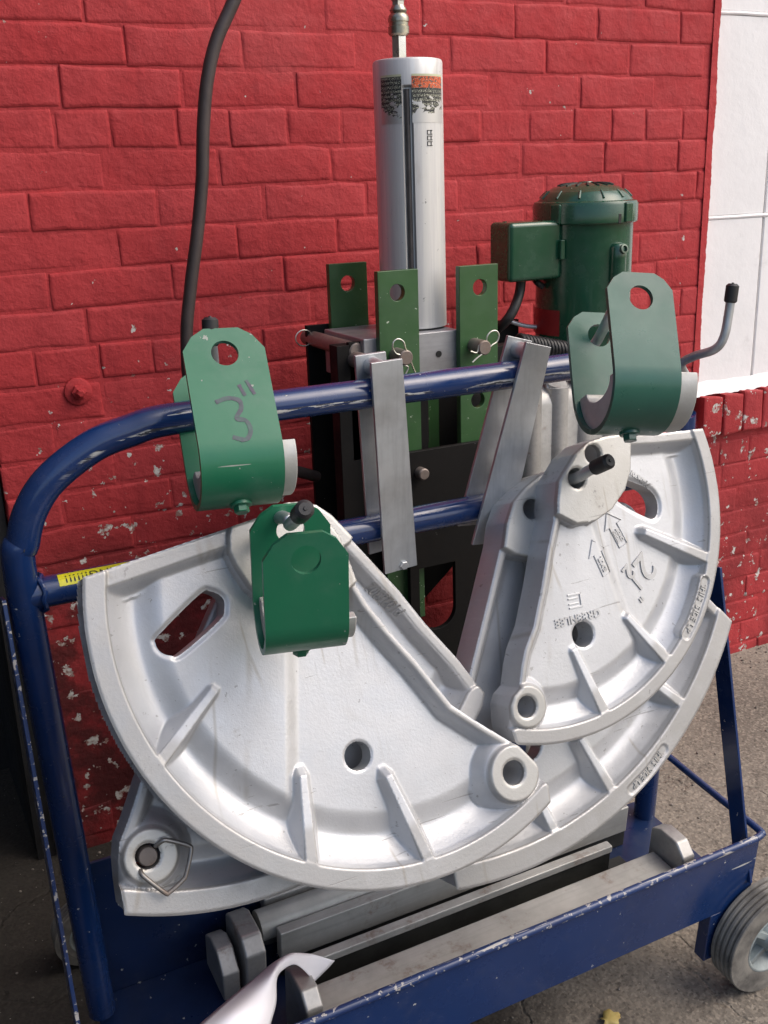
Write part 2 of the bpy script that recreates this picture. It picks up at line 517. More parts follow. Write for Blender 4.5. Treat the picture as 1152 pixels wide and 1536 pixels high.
M['block'] = mat_steel('ground_steel', (0.42, 0.42, 0.43), 0.42, 0.7, (0.06, 1, 1))
M['brown'] = mat_steel('brown_pin_steel', (0.30, 0.25, 0.22), 0.45, 0.6, (1, 1, 1), rust=0.6)
M['wire'] = mat_steel('plated_wire', (0.68, 0.66, 0.58), 0.28, 0.9, (1, 1, 1))
M['cradle'] = mat_steel('grey_cradle_steel', (0.30, 0.30, 0.29), 0.45, 0.55, (0.05, 1, 1), rust=0.35)
M['cast'] = mat_steel('dull_cast_alloy', (0.47, 0.46, 0.44), 0.45, 0.5, (1, 1, 1), rust=0.15)
M['tyre'] = mat_plain('dusty_tyre', (0.23, 0.215, 0.19), 0.85, 0, 0.45, 18, (0.075, 0.07, 0.065), bump=0.4, bscale=200)
M['rim'] = mat_plain('grey_rim_paint', (0.33, 0.38, 0.38), 0.5, 0.1, 0.4, 20, (0.16, 0.17, 0.17))
M['dark'] = mat_plain('dark_door_paint', (0.012, 0.012, 0.013), 0.6, 0, 0.3, 5)
M['paper'] = mat_plain('white_paper', (0.80, 0.79, 0.84), 0.6, 0, 0.08, 5, (0.76, 0.75, 0.80), bump=0.02, bscale=20, spec=0.3)
M['leaf'] = mat_plain('yellow_leaf', (0.36, 0.30, 0.10), 0.6, 0, 0.4, 40, (0.28, 0.19, 0.05))
M['yellow'] = mat_plain('yellow_sticker', (0.75, 0.70, 0.02), 0.35, 0, 0.1, 12)
M['ink'] = mat_plain('black_ink', (0.012, 0.012, 0.012), 0.5)
M['marker'] = mat_plain('purple_marker_ink', (0.055, 0.045, 0.075), 0.45, 0, 0.5, 60, (0.045, 0.10, 0.085))
M['patch_red'] = mat_plain('red_patch_finish', (0.28, 0.02, 0.02), 0.4, 0, 0.3, 25)

# ------------------------------------------------------------------ the setting
bm = bmesh.new()
ys = [-40, -8, -2, 0, 0.6, 1.2, 1.852]
xs = [-40, -6, -1, 0, 1, 2, 4, 12, 40]
g = [[bm.verts.new((x, y, ground_z(y))) for x in xs] for y in ys]
g.append([bm.verts.new((x, 6.0, 0.0)) for x in xs])
for a, b in zip(g, g[1:]):
    for i in range(len(xs) - 1):
        bm.faces.new((a[i], a[i + 1], b[i + 1], b[i]))
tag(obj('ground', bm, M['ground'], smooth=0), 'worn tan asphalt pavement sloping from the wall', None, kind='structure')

WY = 1.85
WX0, WX1 = 0.188, 1.782       # left corner, edge of the white panels
SILL = 0.735
wall = empty('brick_wall', (1.0, WY, 0), 'red painted brick wall with flaking paint behind the cart', 'brick wall')
bm = bmesh.new()
box(bm, (WX0 + 0.004, WY + 0.0021, -0.25), (WX1 - 0.004, WY + 0.40, 3.2))
box(bm, (WX1 - 0.004, WY + 0.0021, -0.25), (4.2, WY + 0.40, SILL - 0.075))
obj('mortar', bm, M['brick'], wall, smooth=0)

ROW = 0.0645
Z0 = 1.509 - 24 * ROW

def brick_mesh(L, H, D, seed, rough=1.0):
    rnd = random.Random(seed)
    nx = 7 if L > 0.13 else 4
    nz = 3
    bm = bmesh.new()
    ox, oz = rnd.random() * 50, rnd.random() * 50
    e = 0.0030
    e2 = e * 2.1
    us = [-L / 2, -L / 2 + e, -L / 2 + e2] + [-L / 2 + e2 + (L - 2 * e2) * i / (nx - 3) for i in range(1, nx - 3)] + [L / 2 - e2, L / 2 - e, L / 2]
    vv = [-H / 2, -H / 2 + e, -H / 2 + e2, 0, H / 2 - e2, H / 2 - e, H / 2]
    grid = []
    for j, v in enumerate(vv):
        row = []
        for i, u in enumerate(us):
            bu = i in (0, len(us) - 1); bv = j in (0, len(vv) - 1)
            y = 0.0019 if (bu or bv) else 0.0
            if bu and bv: y = 0.0030
            if j in (1, 5) or i in (1, len(us) - 2): y = max(y, 0.0003)
            n = noise.noise(Vector((u * 14 + ox, v * 20 + oz, seed)))
            n2 = noise.noise(Vector((u * 45 + ox, v * 45 + oz, seed + 9)))
            y += (n * 0.0014 + n2 * 0.0006) * rough
            uu = u + (noise.noise(Vector((v * 40, oz, ox))) * 0.003 if bu else 0)
            zz = v + (noise.noise(Vector((u * 25, ox, oz + (3 if v > 0 else 0)))) * 0.0048 * rough if abs(v) > H / 2 - e2 - 1e-6 else 0)
            row.append(bm.verts.new((uu, y, zz)))
        grid.append(row)
    for a, b in zip(grid, grid[1:]):
        for i in range(len(us) - 1):
            bm.faces.new((a[i], a[i + 1], b[i + 1], b[i]))
    # sides and back
    loop = grid[0] + [r[-1] for r in grid[1:]] + grid[-1][-2::-1] + [r[0] for r in grid[-2:0:-1]]
    bk = [bm.verts.new((v.co.x, D, v.co.z)) for v in loop]
    for i in range(len(loop)):
        k = (i + 1) % len(loop)
        bm.faces.new((loop[k], loop[i], bk[i], bk[k]))
    bm.faces.new(bk)
    bmesh.ops.recalc_face_normals(bm, faces=bm.faces[:])
    me = bpy.data.meshes.new('brick'); bm.to_mesh(me); bm.free()
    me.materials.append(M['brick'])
    me.polygons.foreach_set('use_smooth', [True] * len(me.polygons))
    me.set_sharp_from_angle(angle=R(60))
    return me

cache = {}
def brick_at(x0, x1, z, H, y=WY, var=None, rough=1.0, tilt=0.0):
    L = round((x1 - x0) / 0.004) * 0.004
    key = (L, round(H, 3), var if var is not None else random.randrange(5 if L > 0.17 else 3), rough)
    if key not in cache:
        cache[key] = brick_mesh(L, H, 0.05, hash(key) % 997 + len(cache), rough)
    o = bpy.data.objects.new('brick', cache[key])
    COL.objects.link(o)
    o.parent = wall
    o.location = Vector(((x0 + x1) / 2 - 1.0, y - WY + (random.uniform(-0.0012, 0.0010) if random.random() < 0.8 else random.uniform(0.0010, 0.0020)), z))
    o.rotation_euler = (random.uniform(-0.006, 0.006), random.uniform(-0.012, 0.012) + tilt, random.uniform(-0.008, 0.008))
    return o

J = 0.0035
for k in range(0, 28):
    zc = Z0 + (k + 0.5) * ROW
    if zc + ROW / 2 < 0.0 or zc > 1.70: continue
    header = k % 6 == 3
    step = 0.104 if header else 0.212
    off = {0: 0.0, 1: 0.105}[k % 2] + random.uniform(-0.03, 0.03) - (0.05 if header else 0.0)
    wx1 = WX1 if zc > SILL - 0.09 else 2.35
    x = WX0 - off
    while x < wx1:
        a, b = max(x, WX0), min(x + step + random.uniform(-0.014, 0.012), wx1)
        nx_ = b
        if b - a > 0.03 and not (zc > SILL - 0.10 and a > WX1 - 0.01):
            bad = zc < 0.5 and a < 0.55
            brick_at(a + J / 2, b - J / 2, zc, ROW - J, WY + (random.uniform(0.0, 0.012) if bad else 0), rough=2.2 if bad else 1.0)
        x = nx_ if nx_ > x else x + step
# rowlock sill course under the white panels
x = WX1 + 0.015
while x < 2.35:
    w = 0.066
    brick_at(x, x + w - 0.006, SILL - 0.058, 0.098, WY - 0.022, var=random.randrange(3), rough=1.6)
    x += w

def anchor(x, z):
    bm = bmesh.new()
    Mx = look((x, WY, z), (0, -1, 0))
    lathe(bm, [(0.024, -0.004), (0.024, 0.003), (0.021, 0.005)], Mx, 20)
    w = obj('anchor_washer', bm, M['brick'], wall)
    bm = bmesh.new()
    lathe(bm, [(0.013, 0.004), (0.013, 0.013), (0.0075, 0.015), (0.0075, 0.026), (0.005, 0.028)], Mx, 6)
    obj('anchor_nut', bm, M['brick'], w, smooth=20)
p = sight(117, 587, WY)
anchor(p.x, p.z)

# white panels to the right of the brickwork
panel = empty('white_panel_wall', (2.2, 1.88, SILL), 'white painted panel wall beside the red brickwork', 'panel wall')
PY = 1.872
bm = bmesh.new(); box(bm, (WX1 - 0.02, PY + 0.012, SILL - 0.03), (3.4, PY + 0.10, 3.2))
obj('backing', bm, M['white'], panel, smooth=0)
za = sight(1105, 325, PY).z; zb = sight(1110, 20, PY).z
xv = sight(1140, 400, PY).x
ph = zb - za
for j in range(-1, 4):
    z0_, z1_ = za + j * ph, za + (j + 1) * ph
    if z0_ < SILL: z0_ = SILL + 0.006
    for (xa, xb) in ((WX1 - 0.01, xv), (xv, xv + 0.6), (xv + 0.6, xv + 1.2)):
        bm = bmesh.new(); box(bm, (xa + 0.003, PY, z0_ + 0.004), (xb - 0.003, PY + 0.012, z1_ - 0.004))
        obj('panel', bm, M['white'], panel, bevel=0.003)
    if j >= 0:
        bm = bmesh.new()
        pts = [(x_, PY + 0.001 + 0.0012 * noise.noise(Vector((x_ * 9, j, 0))), z0_ + 0.0015 * noise.noise(Vector((x_ * 12, j, 3)))) for x_ in np.linspace(WX1 - 0.01, 3.3, 60)]
        tube(bm, pts, 0.0042, 8)
        obj('seam_bead', bm, M['white'], panel)
bm = bmesh.new()
prev = None
for i in range(260):
    x_ = WX1 - 0.012 + i * 0.006
    q1 = noise.noise(Vector((x_ * 16, 3, 1))); q2 = noise.noise(Vector((x_ * 55, 7, 1))); q3 = noise.noise(Vector((x_ * 30, 5, 9)))
    cur = [bm.verts.new(v) for v in ((x_, PY - 0.0005, SILL + 0.022 + 0.004 * q1), (x_, PY - 0.006 + 0.002 * q2, SILL + 0.014 + 0.003 * q1 + 0.002 * q2), (x_, PY - 0.020 + 0.004 * q3, SILL + 0.003 + 0.003 * q2), (x_, PY - 0.024 + 0.004 * q3 + 0.002 * q2, SILL - 0.007 + 0.003 * q1 + 0.003 * q2), (x_, PY - 0.008, SILL - 0.012))]
    if prev:
        for k in range(4): bm.faces.new((prev[k], cur[k], cur[k + 1], prev[k + 1]))
    prev = cur
obj('sill_strip', bm, M['white'], panel)
# ragged edge of the red paint against the white
bm = bmesh.new()
zz = SILL + 0.02
prev = None
while zz < 1.75:
    w = 0.008 + 0.0045 * noise.noise(Vector((zz * 9, 2.2, 0))) + 0.002 * noise.noise(Vector((zz * 60, 1, 5))) + 0.0012 * noise.noise(Vector((zz * 170, 4, 5)))
    cur = [bm.verts.new((WX1 - 0.012, WY - 0.003, zz)), bm.verts.new((WX1 + w, WY - 0.001, zz)), bm.verts.new((WX1 + w + 0.003, PY + 0.002, zz))]
    if prev:
        bm.faces.new((prev[0], prev[1], cur[1], cur[0])); bm.faces.new((prev[1], prev[2], cur[2], cur[1]))
    prev = cur; zz += 0.003
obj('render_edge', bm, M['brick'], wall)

# dark doorway to the left of the wall
door = empty('doorway', (-0.4, 2.1, 0), 'dark recessed doorway at the left end of the brick wall', 'doorway')
bm = bmesh.new(); box(bm, (-1.3, 2.25, -0.1), (WX0 + 0.0, 2.30, 3.2)); obj('door_panel', bm, M['dark'], door, smooth=0)
bm = bmesh.new(); box(bm, (-1.3, 1.86, 2.3), (WX0, 2.25, 3.2)); obj('lintel', bm, M['dark'], door, smooth=0)
bm = bmesh.new(); box(bm, (-1.45, 1.86, -0.1), (-1.3, 2.3, 3.2)); obj('door_jamb', bm, M['dark'], door, smooth=0)
bm = bmesh.new(); box(bm, (-0.16, 0.85, ground_z(1.0) + 0.03), (-0.12, 1.855, 2.25)); obj('added_shade_board', bm, M['dark'], door, smooth=0)  # unseen board added to block sky light from the lower left
bm = bmesh.new(); box(bm, (WX0 - 0.035, 1.862, -0.1), (WX0 - 0.001, 2.25, 2.3)); obj('door_jamb', bm, M['dark'], door, smooth=0)

# ------------------------------------------------------------------ bending shoes
# outlines measured on the face of each casting, in metres from its hub
SHOES = {'A': {'O': [0.42, 1.075, 0.8343],
       'arc': (0.1028, -0.0619, 0.3541, 2.9112, -1.081),
       'arms': [([(-0.0692, 0.0438), (-0.2436, 0.0193)], 0.02),
                ([(0.0701, -0.0478), (0.0811, -0.0772), (0.1012, -0.1145), (0.1296, -0.1607), (0.1631, -0.2229), (0.1982, -0.2562), (0.2384, -0.2921)], 0.0085)],
       'boss': [(0.2256, -0.325, 0.0349)],
       'edge': [(0.2714, -0.3549), (0.2626, -0.3268), (0.2384, -0.2921), (0.1982, -0.2562), (0.1631, -0.2229), (0.1296, -0.1607), (0.1012, -0.1145), (0.0811, -0.0772),
                (0.0701, -0.0478), (0.0658, -0.0206), (0.0612, 0.0091), (0.0471, 0.0355), (0.0241, 0.0493), (-0.0048, 0.0542), (-0.0371, 0.0485), (-0.0692, 0.0438)],
       'holes': [(0.0345, -0.2529, 0.0171), (0.2239, -0.3237, 0.0155)],
       'pad': [(-0.0684, 0.0476), (-0.0746, 0.0337), (-0.0776, 0.0162), (-0.0734, -0.0019), (-0.0628, -0.0276), (-0.045, -0.0509), (-0.0084, -0.0745), (0.0362, -0.0679),
               (0.0697, -0.0494), (0.0956, -0.043), (0.0886, 0.0417), (0.0159, 0.0703)],
       'ribs': [[(-0.1233, -0.1338), (-0.2112, -0.2037)], [(-0.0419, -0.2546), (-0.0555, -0.3464)], [(0.0626, -0.2838), (0.0853, -0.3824)]],
       'ridge': [(-0.0185, -0.1002), (-0.057, -0.2773)],
       'slot': [(-0.1748, -0.0689), (-0.171, -0.0795), (-0.1616, -0.0854), (-0.1495, -0.0859), (-0.0993, -0.0589), (-0.0904, -0.0469), (-0.0899, -0.0338),
                (-0.1021, -0.0235), (-0.1157, -0.0246), (-0.169, -0.0589)]},
 'B': {'O': [0.8504, 1.075, 0.8604],
       'arc': (-0.0811, -0.0302, 0.3072, 0.2217, -1.9062),
       'arms': [([(0.0799, 0.0469), (0.1323, 0.0416), (0.2169, 0.0369)], 0.014),
                ([(-0.0631, -0.0488), (-0.0833, -0.09), (-0.1012, -0.1311), (-0.1248, -0.1793), (-0.1444, -0.2057), (-0.154, -0.2253), (-0.1639, -0.2509)], 0.0085)],
       'boss': [(-0.1593, -0.2764, 0.0273)],
       'edge': [(-0.185, -0.3175), (-0.1881, -0.2994), (-0.1846, -0.2701), (-0.177, -0.259), (-0.1639, -0.2509), (-0.154, -0.2253), (-0.1444, -0.2057),
                (-0.1248, -0.1793), (-0.1012, -0.1311), (-0.0833, -0.09), (-0.0631, -0.0488), (-0.0575, -0.0245), (-0.0484, 0.0012), (-0.0148, 0.0325), (0.0106, 0.0454),
                (0.04, 0.0496), (0.0804, 0.0487), (0.1323, 0.0416)],
       'holes': [(0.0134, 0.0284, 0.0132), (-0.02, 0.0004, 0.0141), (-0.044, -0.2078, 0.0173), (-0.1613, -0.2759, 0.0141)],
       'pad': [(-0.069, -0.0369), (-0.0474, -0.0515), (-0.034, -0.0602), (-0.0032, -0.0619), (0.0278, -0.0506), (0.0564, -0.0274), (0.0718, -0.0017), (0.0871, 0.0572),
               (0.0156, 0.0668), (-0.0555, 0.0221)],
       'ribs': [[(0.0883, -0.091), (0.186, -0.1482)], [(0.0305, -0.1993), (0.0782, -0.2705)], [(-0.0653, -0.2237), (-0.0407, -0.3172)]],
       'ridge': [(0.0116, -0.0709), (0.0338, -0.1953)],
       'slot': [(0.0571, -0.0294), (0.0614, -0.0161), (0.0695, -0.0117), (0.0829, -0.0147), (0.1168, -0.0324), (0.1286, -0.0486), (0.1283, -0.0647), (0.1196, -0.0756),
                (0.1048, -0.0721), (0.064, -0.0446)],
       'text': {'emt': [(0.0069, -0.1151), (0.0013, -0.0957)],
                'green': [(-0.015, -0.1841), (-0.0812, -0.1843)],
                'half1': [(0.0648, -0.1589), (0.0369, -0.1774)],
                'half2': [(0.0538, -0.1408), (0.0261, -0.1595)],
                'inch': [(0.0639, -0.1774), (0.036, -0.1958)],
                'logo': [(-0.0474, -0.1609), (-0.0681, -0.1602)],
                'n2': [(0.0826, -0.1389), (0.0545, -0.1578)],
                'pnum': [(0.114, -0.0243), (0.096, -0.0092)],
                'rig': [(0.0467, -0.0827), (0.0397, -0.0638)],
                'up': [(0.1686, -0.1777), (0.1597, -0.1932), (0.1464, -0.2116), (0.132, -0.2296), (0.1175, -0.2435)]}},
 'C': {'O': [0.8504, 1.1276, 0.8412],
       'arc': (-0.1891, 0.0288, 0.5282, -0.567, -1.743),
       'arms': [([(0.1129, -0.0552), (0.1965, -0.1799), (0.2572, -0.2554)], 0.014),
                ([(-0.116, -0.0692), (-0.1545, -0.142), (-0.195, -0.2169), (-0.2297, -0.2813)], 0.01)],
       'boss': [],
       'edge': [(-0.28, -0.4756), (-0.2772, -0.426), (-0.2575, -0.3444), (-0.2297, -0.2813), (-0.195, -0.2169), (-0.1545, -0.142), (-0.116, -0.0692), (-0.1055, -0.0417),
                (-0.0889, -0.0158), (-0.0666, 0.0001), (-0.0355, 0.0148), (0.0111, 0.0191), (0.1129, -0.0552), (0.1965, -0.1799)],
       'holes': [(-0.0623, -0.0296, 0.0141), (-0.1218, -0.3457, 0.0234)],
       'pad': [(-0.1254, -0.0684), (-0.1023, -0.0856), (-0.0718, -0.096), (-0.0142, -0.0907), (0.0336, 0.0157), (-0.1022, 0.0362)],
       'ribs': [[(0.0851, -0.2991), (0.14, -0.3567)], [(-0.0439, -0.3573), (-0.0104, -0.4467)], [(-0.1303, -0.4119), (-0.1142, -0.4762)]],
       'ridge': [(-0.1039, -0.0926), (-0.237, -0.3148)],
       'slot': [],
       'text': {'up': [(0.0853, -0.4053), (0.0516, -0.428), (0.0175, -0.4442)]}},
 'E': {'O': [0.42, 1.1262, 0.8115],
       'arc': (-0.0912, 0.0533, 0.4395, -1.9659, -0.7405),
       'arms': [([(0.0973, 0.0144), (0.1243, -0.0273), (0.1525, -0.0705), (0.1795, -0.1202), (0.2155, -0.1769), (0.2414, -0.2275)], 0.014),
                ([(-0.2144, -0.2163), (-0.2263, -0.2378), (-0.2398, -0.2601), (-0.2503, -0.2755)], 0.012)],
       'boss': [(-0.2205, -0.2989, 0.0306)],
       'edge': [(0.2414, -0.2275), (0.2155, -0.1769), (0.1795, -0.1202), (0.1525, -0.0705), (0.1243, -0.0273), (0.0973, 0.0144), (0.0793, 0.041), (0.0617, 0.0569),
                (0.0434, 0.0643), (0.0214, 0.0663), (-0.0096, 0.0462), (-0.0714, -0.0209), (-0.1579, -0.1412), (-0.2144, -0.2163), (-0.2263, -0.2378), (-0.2398, -0.2601),
                (-0.2503, -0.2755), (-0.2559, -0.296), (-0.2586, -0.321)],
       'holes': [(-0.2241, -0.2978, 0.0142)],
       'pad': [(0.0371, 0.0765), (-0.0045, 0.0495), (-0.0176, 0.01), (0.0426, -0.0184), (0.0961, 0.0015), (0.1165, 0.0197), (0.0723, 0.0708)],
       'ribs': [],
       'ridge': [],
       'slot': [],
       'text': {'pnum': [(0.1408, -0.0865), (0.1284, -0.0699)]}}}


def seg_dist(U, V, P):
    """distance to an open polyline"""
    d = np.full(U.shape, 1e9)
    for (x0, y0), (x1, y1) in zip(P, P[1:]):
        dx, dy = x1 - x0, y1 - y0
        L2 = dx * dx + dy * dy + 1e-12
        t = np.clip(((U - x0) * dx + (V - y0) * dy) / L2, 0, 1)
        d = np.minimum(d, np.hypot(U - x0 - t * dx, V - y0 - t * dy))
    return d

def poly_sd(U, V, P):
    """signed distance to a closed polygon, negative inside"""
    d = seg_dist(U, V, list(P) + [P[0]])
    ins = np.zeros(U.shape, bool)
    n = len(P)
    for i in range(n):
        (x0, y0), (x1, y1) = P[i], P[(i + 1) % n]
        c = ((y0 > V) != (y1 > V)) & (U < (x1 - x0) * (V - y0) / (y1 - y0 + 1e-12) + x0)
        ins ^= c
    return np.where(ins, -d, d)

def sm(x, a, b):
    t = np.clip((x - a) / (b - a), 0, 1)
    return t * t * (3 - 2 * t)

def smax(a, b, k=0.003):
    h = np.clip(0.5 + 0.5 * (a - b) / k, 0, 1)
    return b * (1 - h) + a * h + k * h * (1 - h)

def shoe_fields(S, web, rimw, trough, gut, ridge_dir, ridge_h):
    cx, cy, rad, a0, a1 = S['arc']
    # travel through the bottom of the circle
    def span(a, b):
        while b < a: b += 2 * math.pi
        return a, b
    lo, hi = span(a0, a1)
    if not any(lo < -math.pi / 2 + 2 * math.pi * k < hi for k in (0, 1, 2)):
        hi2, lo2 = span(a1, a0)[1], a1
        aa = np.linspace(hi2, lo2, 90)
    else:
        aa = np.linspace(lo, hi, 90)
    arc = [(cx + rad * math.cos(t), cy + rad * math.sin(t)) for t in aa]
    outline = arc + list(S['edge'])
    return outline, arc

CAPW = 0.0078

def make_shoe(key, lean, thick, label, web=-0.020, rimw=0.022, arm_h=-0.003, trough=-0.029, gut=0.062, ridge_h=0.007, ridge_sign=1, step=0.0015):
    S = SHOES[key]
    outline, arc = shoe_fields(S, web, rimw, trough, gut, 1, ridge_h)
    cx, cy, rad = S['arc'][:3]
    us = [p[0] for p in outline]; vs_ = [p[1] for p in outline]
    U, V = np.meshgrid(np.arange(min(us) - 2 * step, max(us) + 3 * step, step), np.arange(min(vs_) - 2 * step, max(vs_) + 3 * step, step))
    sd = poly_sd(U, V, outline)
    # softened corners
    holes = []
    for hx, hy, hr in S['holes']:
        holes.append(hr - np.hypot(U - hx, V - hy))
    if S['slot']:
        sp = [tuple(p) for p in smooth_path([(x, y, 0) for x, y in S['slot']], 5, True)]
        sp = [(p[0], p[1]) for p in sp]
        slot_d = poly_sd(U, V, sp)
        holes.append(-slot_d)
    clip = sd.copy()
    for h in holes: clip = np.maximum(clip, h)
    # ---- height of the front surface
    darc = rad - np.hypot(U - cx, V - cy)
    darc = np.where(darc < 0, 0, darc)
    # clamp: distance to the arc that really exists
    dreal = seg_dist(U, V, arc)
    d = np.maximum(dreal, 0)
    wall_in = -0.004 + (trough + 0.004) * sm(d, rimw, rimw + gut * 0.55) 
    # sharp lip then the gutter, rising again to the web
    lip = -0.007 * sm(d, rimw, rimw + 0.005)
    h = lip + (trough + 0.007) * np.sin(np.clip((d - rimw - 0.002) / (gut * 0.52), 0, 1) * math.pi / 2) * (d > rimw)
    h = h + (web - trough) * sm(d, rimw + gut * 0.50, rimw + gut * 0.98)
    # the faceted web
    if S['ridge']:
        (x0, y0), (x1, y1) = S['ridge']
        tx, ty = x1 - x0, y1 - y0
        L = math.hypot(tx, ty); tx /= L; ty /= L
        side = (U - x0) * ty - (V - y0) * tx      # positive to the right of the travel direction
        inner = sm(d, rimw + gut * 0.35, rimw + gut)
        h = h + ridge_h * (sm(side * ridge_sign, -0.011, 0.011) - 0.5) * inner
    # flanges along the straight edges
    for P, w in S['arms']:
        e = seg_dist(U, V, P)
        fl = arm_h - (arm_h - web + 0.004) * sm(e, w, w + 0.016) - 0.003 * sm(e, w - 0.002, w + 0.003)
        fl = np.where(e > w + 0.02, -1, fl)
        h = smax(h, fl, 0.004)
    # ribs
    for (p0, p1) in S['ribs']:
        dx, dy = p1[0] - p0[0], p1[1] - p0[1]
        L = math.hypot(dx, dy)
        t = ((U - p0[0]) * dx + (V - p0[1]) * dy) / L
        q = np.abs((U - p0[0]) * dy - (V - p0[1]) * dx) / L
        top = -0.0085 + 0.008 * np.clip(t / L, 0, 1.0)
        hw = 0.0045 + 0.0025 * np.clip(t / L, 0, 1.1)
        r = top - np.maximum(q - hw, 0) * 2.3 - np.maximum(-t, 0) * 1.3
        r = np.where(t > L + 0.03, -1, r)
        h = smax(h, np.minimum(r, 0.0), 0.005)
    h = np.minimum(h, 0.0)
    # hole collars
    for hx, hy, hr in S['holes'][:1] if key in 'A' else ():
        pass
    if S['slot']:
        h = h - 0.003 * (1 - sm(slot_d, 0.0, 0.006))
    # machined pads and bosses stand proud
    pd = poly_sd(U, V, S['pad'])
    h = np.where(pd < 0.004, smax(h, 0.0062 - 0.012 * sm(pd, -0.0014, 0.0018) - 0.03 * sm(pd, 0.0016, 0.005), 0.0006), h)
    for bx, by, br in S['boss']:
        q = np.hypot(U - bx, V - by) - br
        h = np.where(q < 0.02, smax(h, 0.0035 - 0.006 * sm(q, -0.0014, 0.002) - 0.022 * sm(q, 0.001, 0.02), 0.0008), h)
    for hx, hy, hr in S['holes']:
        q = np.hypot(U - hx, V - hy) - hr
        h = h - 0.0016 * (1 - sm(q, 0, 0.0028))
    if S.get('text', {}).get('up'):
        P = [(p.x, p.y) for p in smooth_path([(x, y, 0) for x, y in S['text']['up']], 6)]
        c = seg_dist(U, V, P)
        w = CAPW
        h = np.where(c < w + 0.006, smax(h, 0.0002 - 0.03 * sm(c, w + 0.0015, w + 0.007), 0.001), h)
        h = h - 0.0024 * (1 - sm(c, w - 0.0016, w + 0.0004))
    # cast edges are not knife sharp
    h = h - 0.0017 * (1 - sm(-sd, 0.0, 0.0024))
    # ---- mesh of the clipped grid
    ny, nx = U.shape
    ids = -np.ones(U.shape, int)
    verts, faces = [], []
    ins = clip < 0
    idx = np.argwhere(ins)
    for n_, (j, i) in enumerate(idx): ids[j, i] = n_
    verts = [(U[j, i], V[j, i], h[j, i]) for j, i in idx]
    full = ins[:-1, :-1] & ins[1:, :-1] & ins[:-1, 1:] & ins[1:, 1:]
    fj = np.argwhere(full)
    for j, i in fj:
        faces.append((ids[j, i], ids[j, i + 1], ids[j + 1, i + 1], ids[j + 1, i]))
    part = (ins[:-1, :-1] | ins[1:, :-1] | ins[:-1, 1:] | ins[1:, 1:]) & ~full
    ed = {}
    def cross(a, b):
        k = (a, b) if a < b else (b, a)
        if k not in ed:
            ca, cb = clip[a], clip[b]
            t = ca / (ca - cb)
            t = min(max(t, 0.02), 0.98)
            ed[k] = len(verts)
            verts.append((U[a] + (U[b] - U[a]) * t, V[a] + (V[b] - V[a]) * t, h[a] + (h[b] - h[a]) * t))
        return ed[k]
    for j, i in np.argwhere(part):
        c = [(j, i), (j, i + 1), (j + 1, i + 1), (j + 1, i)]
        poly = []
        for k in range(4):
            a, b = c[k], c[(k + 1) % 4]
            if ins[a]: poly.append(ids[a])
            if ins[a] != ins[b]: poly.append(cross(a, b))
        if len(poly) >= 3: faces.append(tuple(poly))
    # boundary loops, extruded to the back
    cnt = {}
    for f in faces:
        for k in range(len(f)):
            a, b = f[k], f[(k + 1) % len(f)]
            cnt[(a, b)] = cnt.get((a, b), 0) + 1
    border = [(a, b) for (a, b) in cnt if (b, a) not in cnt]
    nv0 = len(verts)
    VA = np.array(verts)
    bidx = sorted({a for e in border for a in e})
    dd = seg_dist(VA[bidx, 0], VA[bidx, 1], arc)
    outer = np.abs(poly_sd(VA[bidx, 0], VA[bidx, 1], outline)) < 0.003
    layers = [{a: a for a in bidx}]
    for lev, groove in ((0.03, 0.30), (0.10, 0.95), (0.45, 1.25), (0.74, 1.0), (0.90, 0.8), (1.0, 0.8)):
        mp = {}
        for n_, a in enumerate(bidx):
            x, y, z = verts[a]
            zt = z + (-thick - z) * lev
            if outer[n_] and dd[n_] < 0.004 and groove:
                ang = math.atan2(y - cy, x - cx)
                x -= math.cos(ang) * 0.022 * groove; y -= math.sin(ang) * 0.022 * groove
            mp[a] = len(verts); verts.append((x, y, zt))
        layers.append(mp)
    for A_, B_ in zip(layers, layers[1:]):
        for a, b in border:
            faces.append((A_[b], A_[a], B_[a], B_[b]))
    back = {}
    for v in range(nv0):
        back[v] = layers[-1].get(v)
    for v in range(nv0):
        if back[v] is None:
            back[v] = len(verts); verts.append((verts[v][0], verts[v][1], -thick))
    # flat back in coarse form: reuse the front topology
    nf = len(faces)
    for f in [f for f in faces[:len(fj) + int(part.sum())]]:
        faces.append(tuple(back[v] for v in reversed(f)))
    me = bpy.data.meshes.new('bending_shoe')
    me.from_pydata(verts, [], faces)
    me.validate(); me.update()
    t = R(lean)
    u = Vector((1, 0, 0)); v = Vector((0, math.sin(t), math.cos(t))); n = Vector((0, -math.cos(t), math.sin(t)))
    Mx = axes(Vector(S['O']), u, v, n)
    root = empty('bending_shoe', Mx, label, 'bending shoe', 'cast bending shoes hung on the cart')
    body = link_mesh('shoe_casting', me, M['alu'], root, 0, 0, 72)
    def height(p):
        x = min(max((p[0] - U[0, 0]) / step, 0), nx - 1.001); y = min(max((p[1] - V[0, 0]) / step, 0), ny - 1.001)
        i, j = int(x), int(y); fx, fy = x - i, y - j
        return float((h[j, i] * (1 - fx) + h[j, i + 1] * fx) * (1 - fy) + (h[j + 1, i] * (1 - fx) + h[j + 1, i + 1] * fx) * fy)
    return root, Mx, body, height

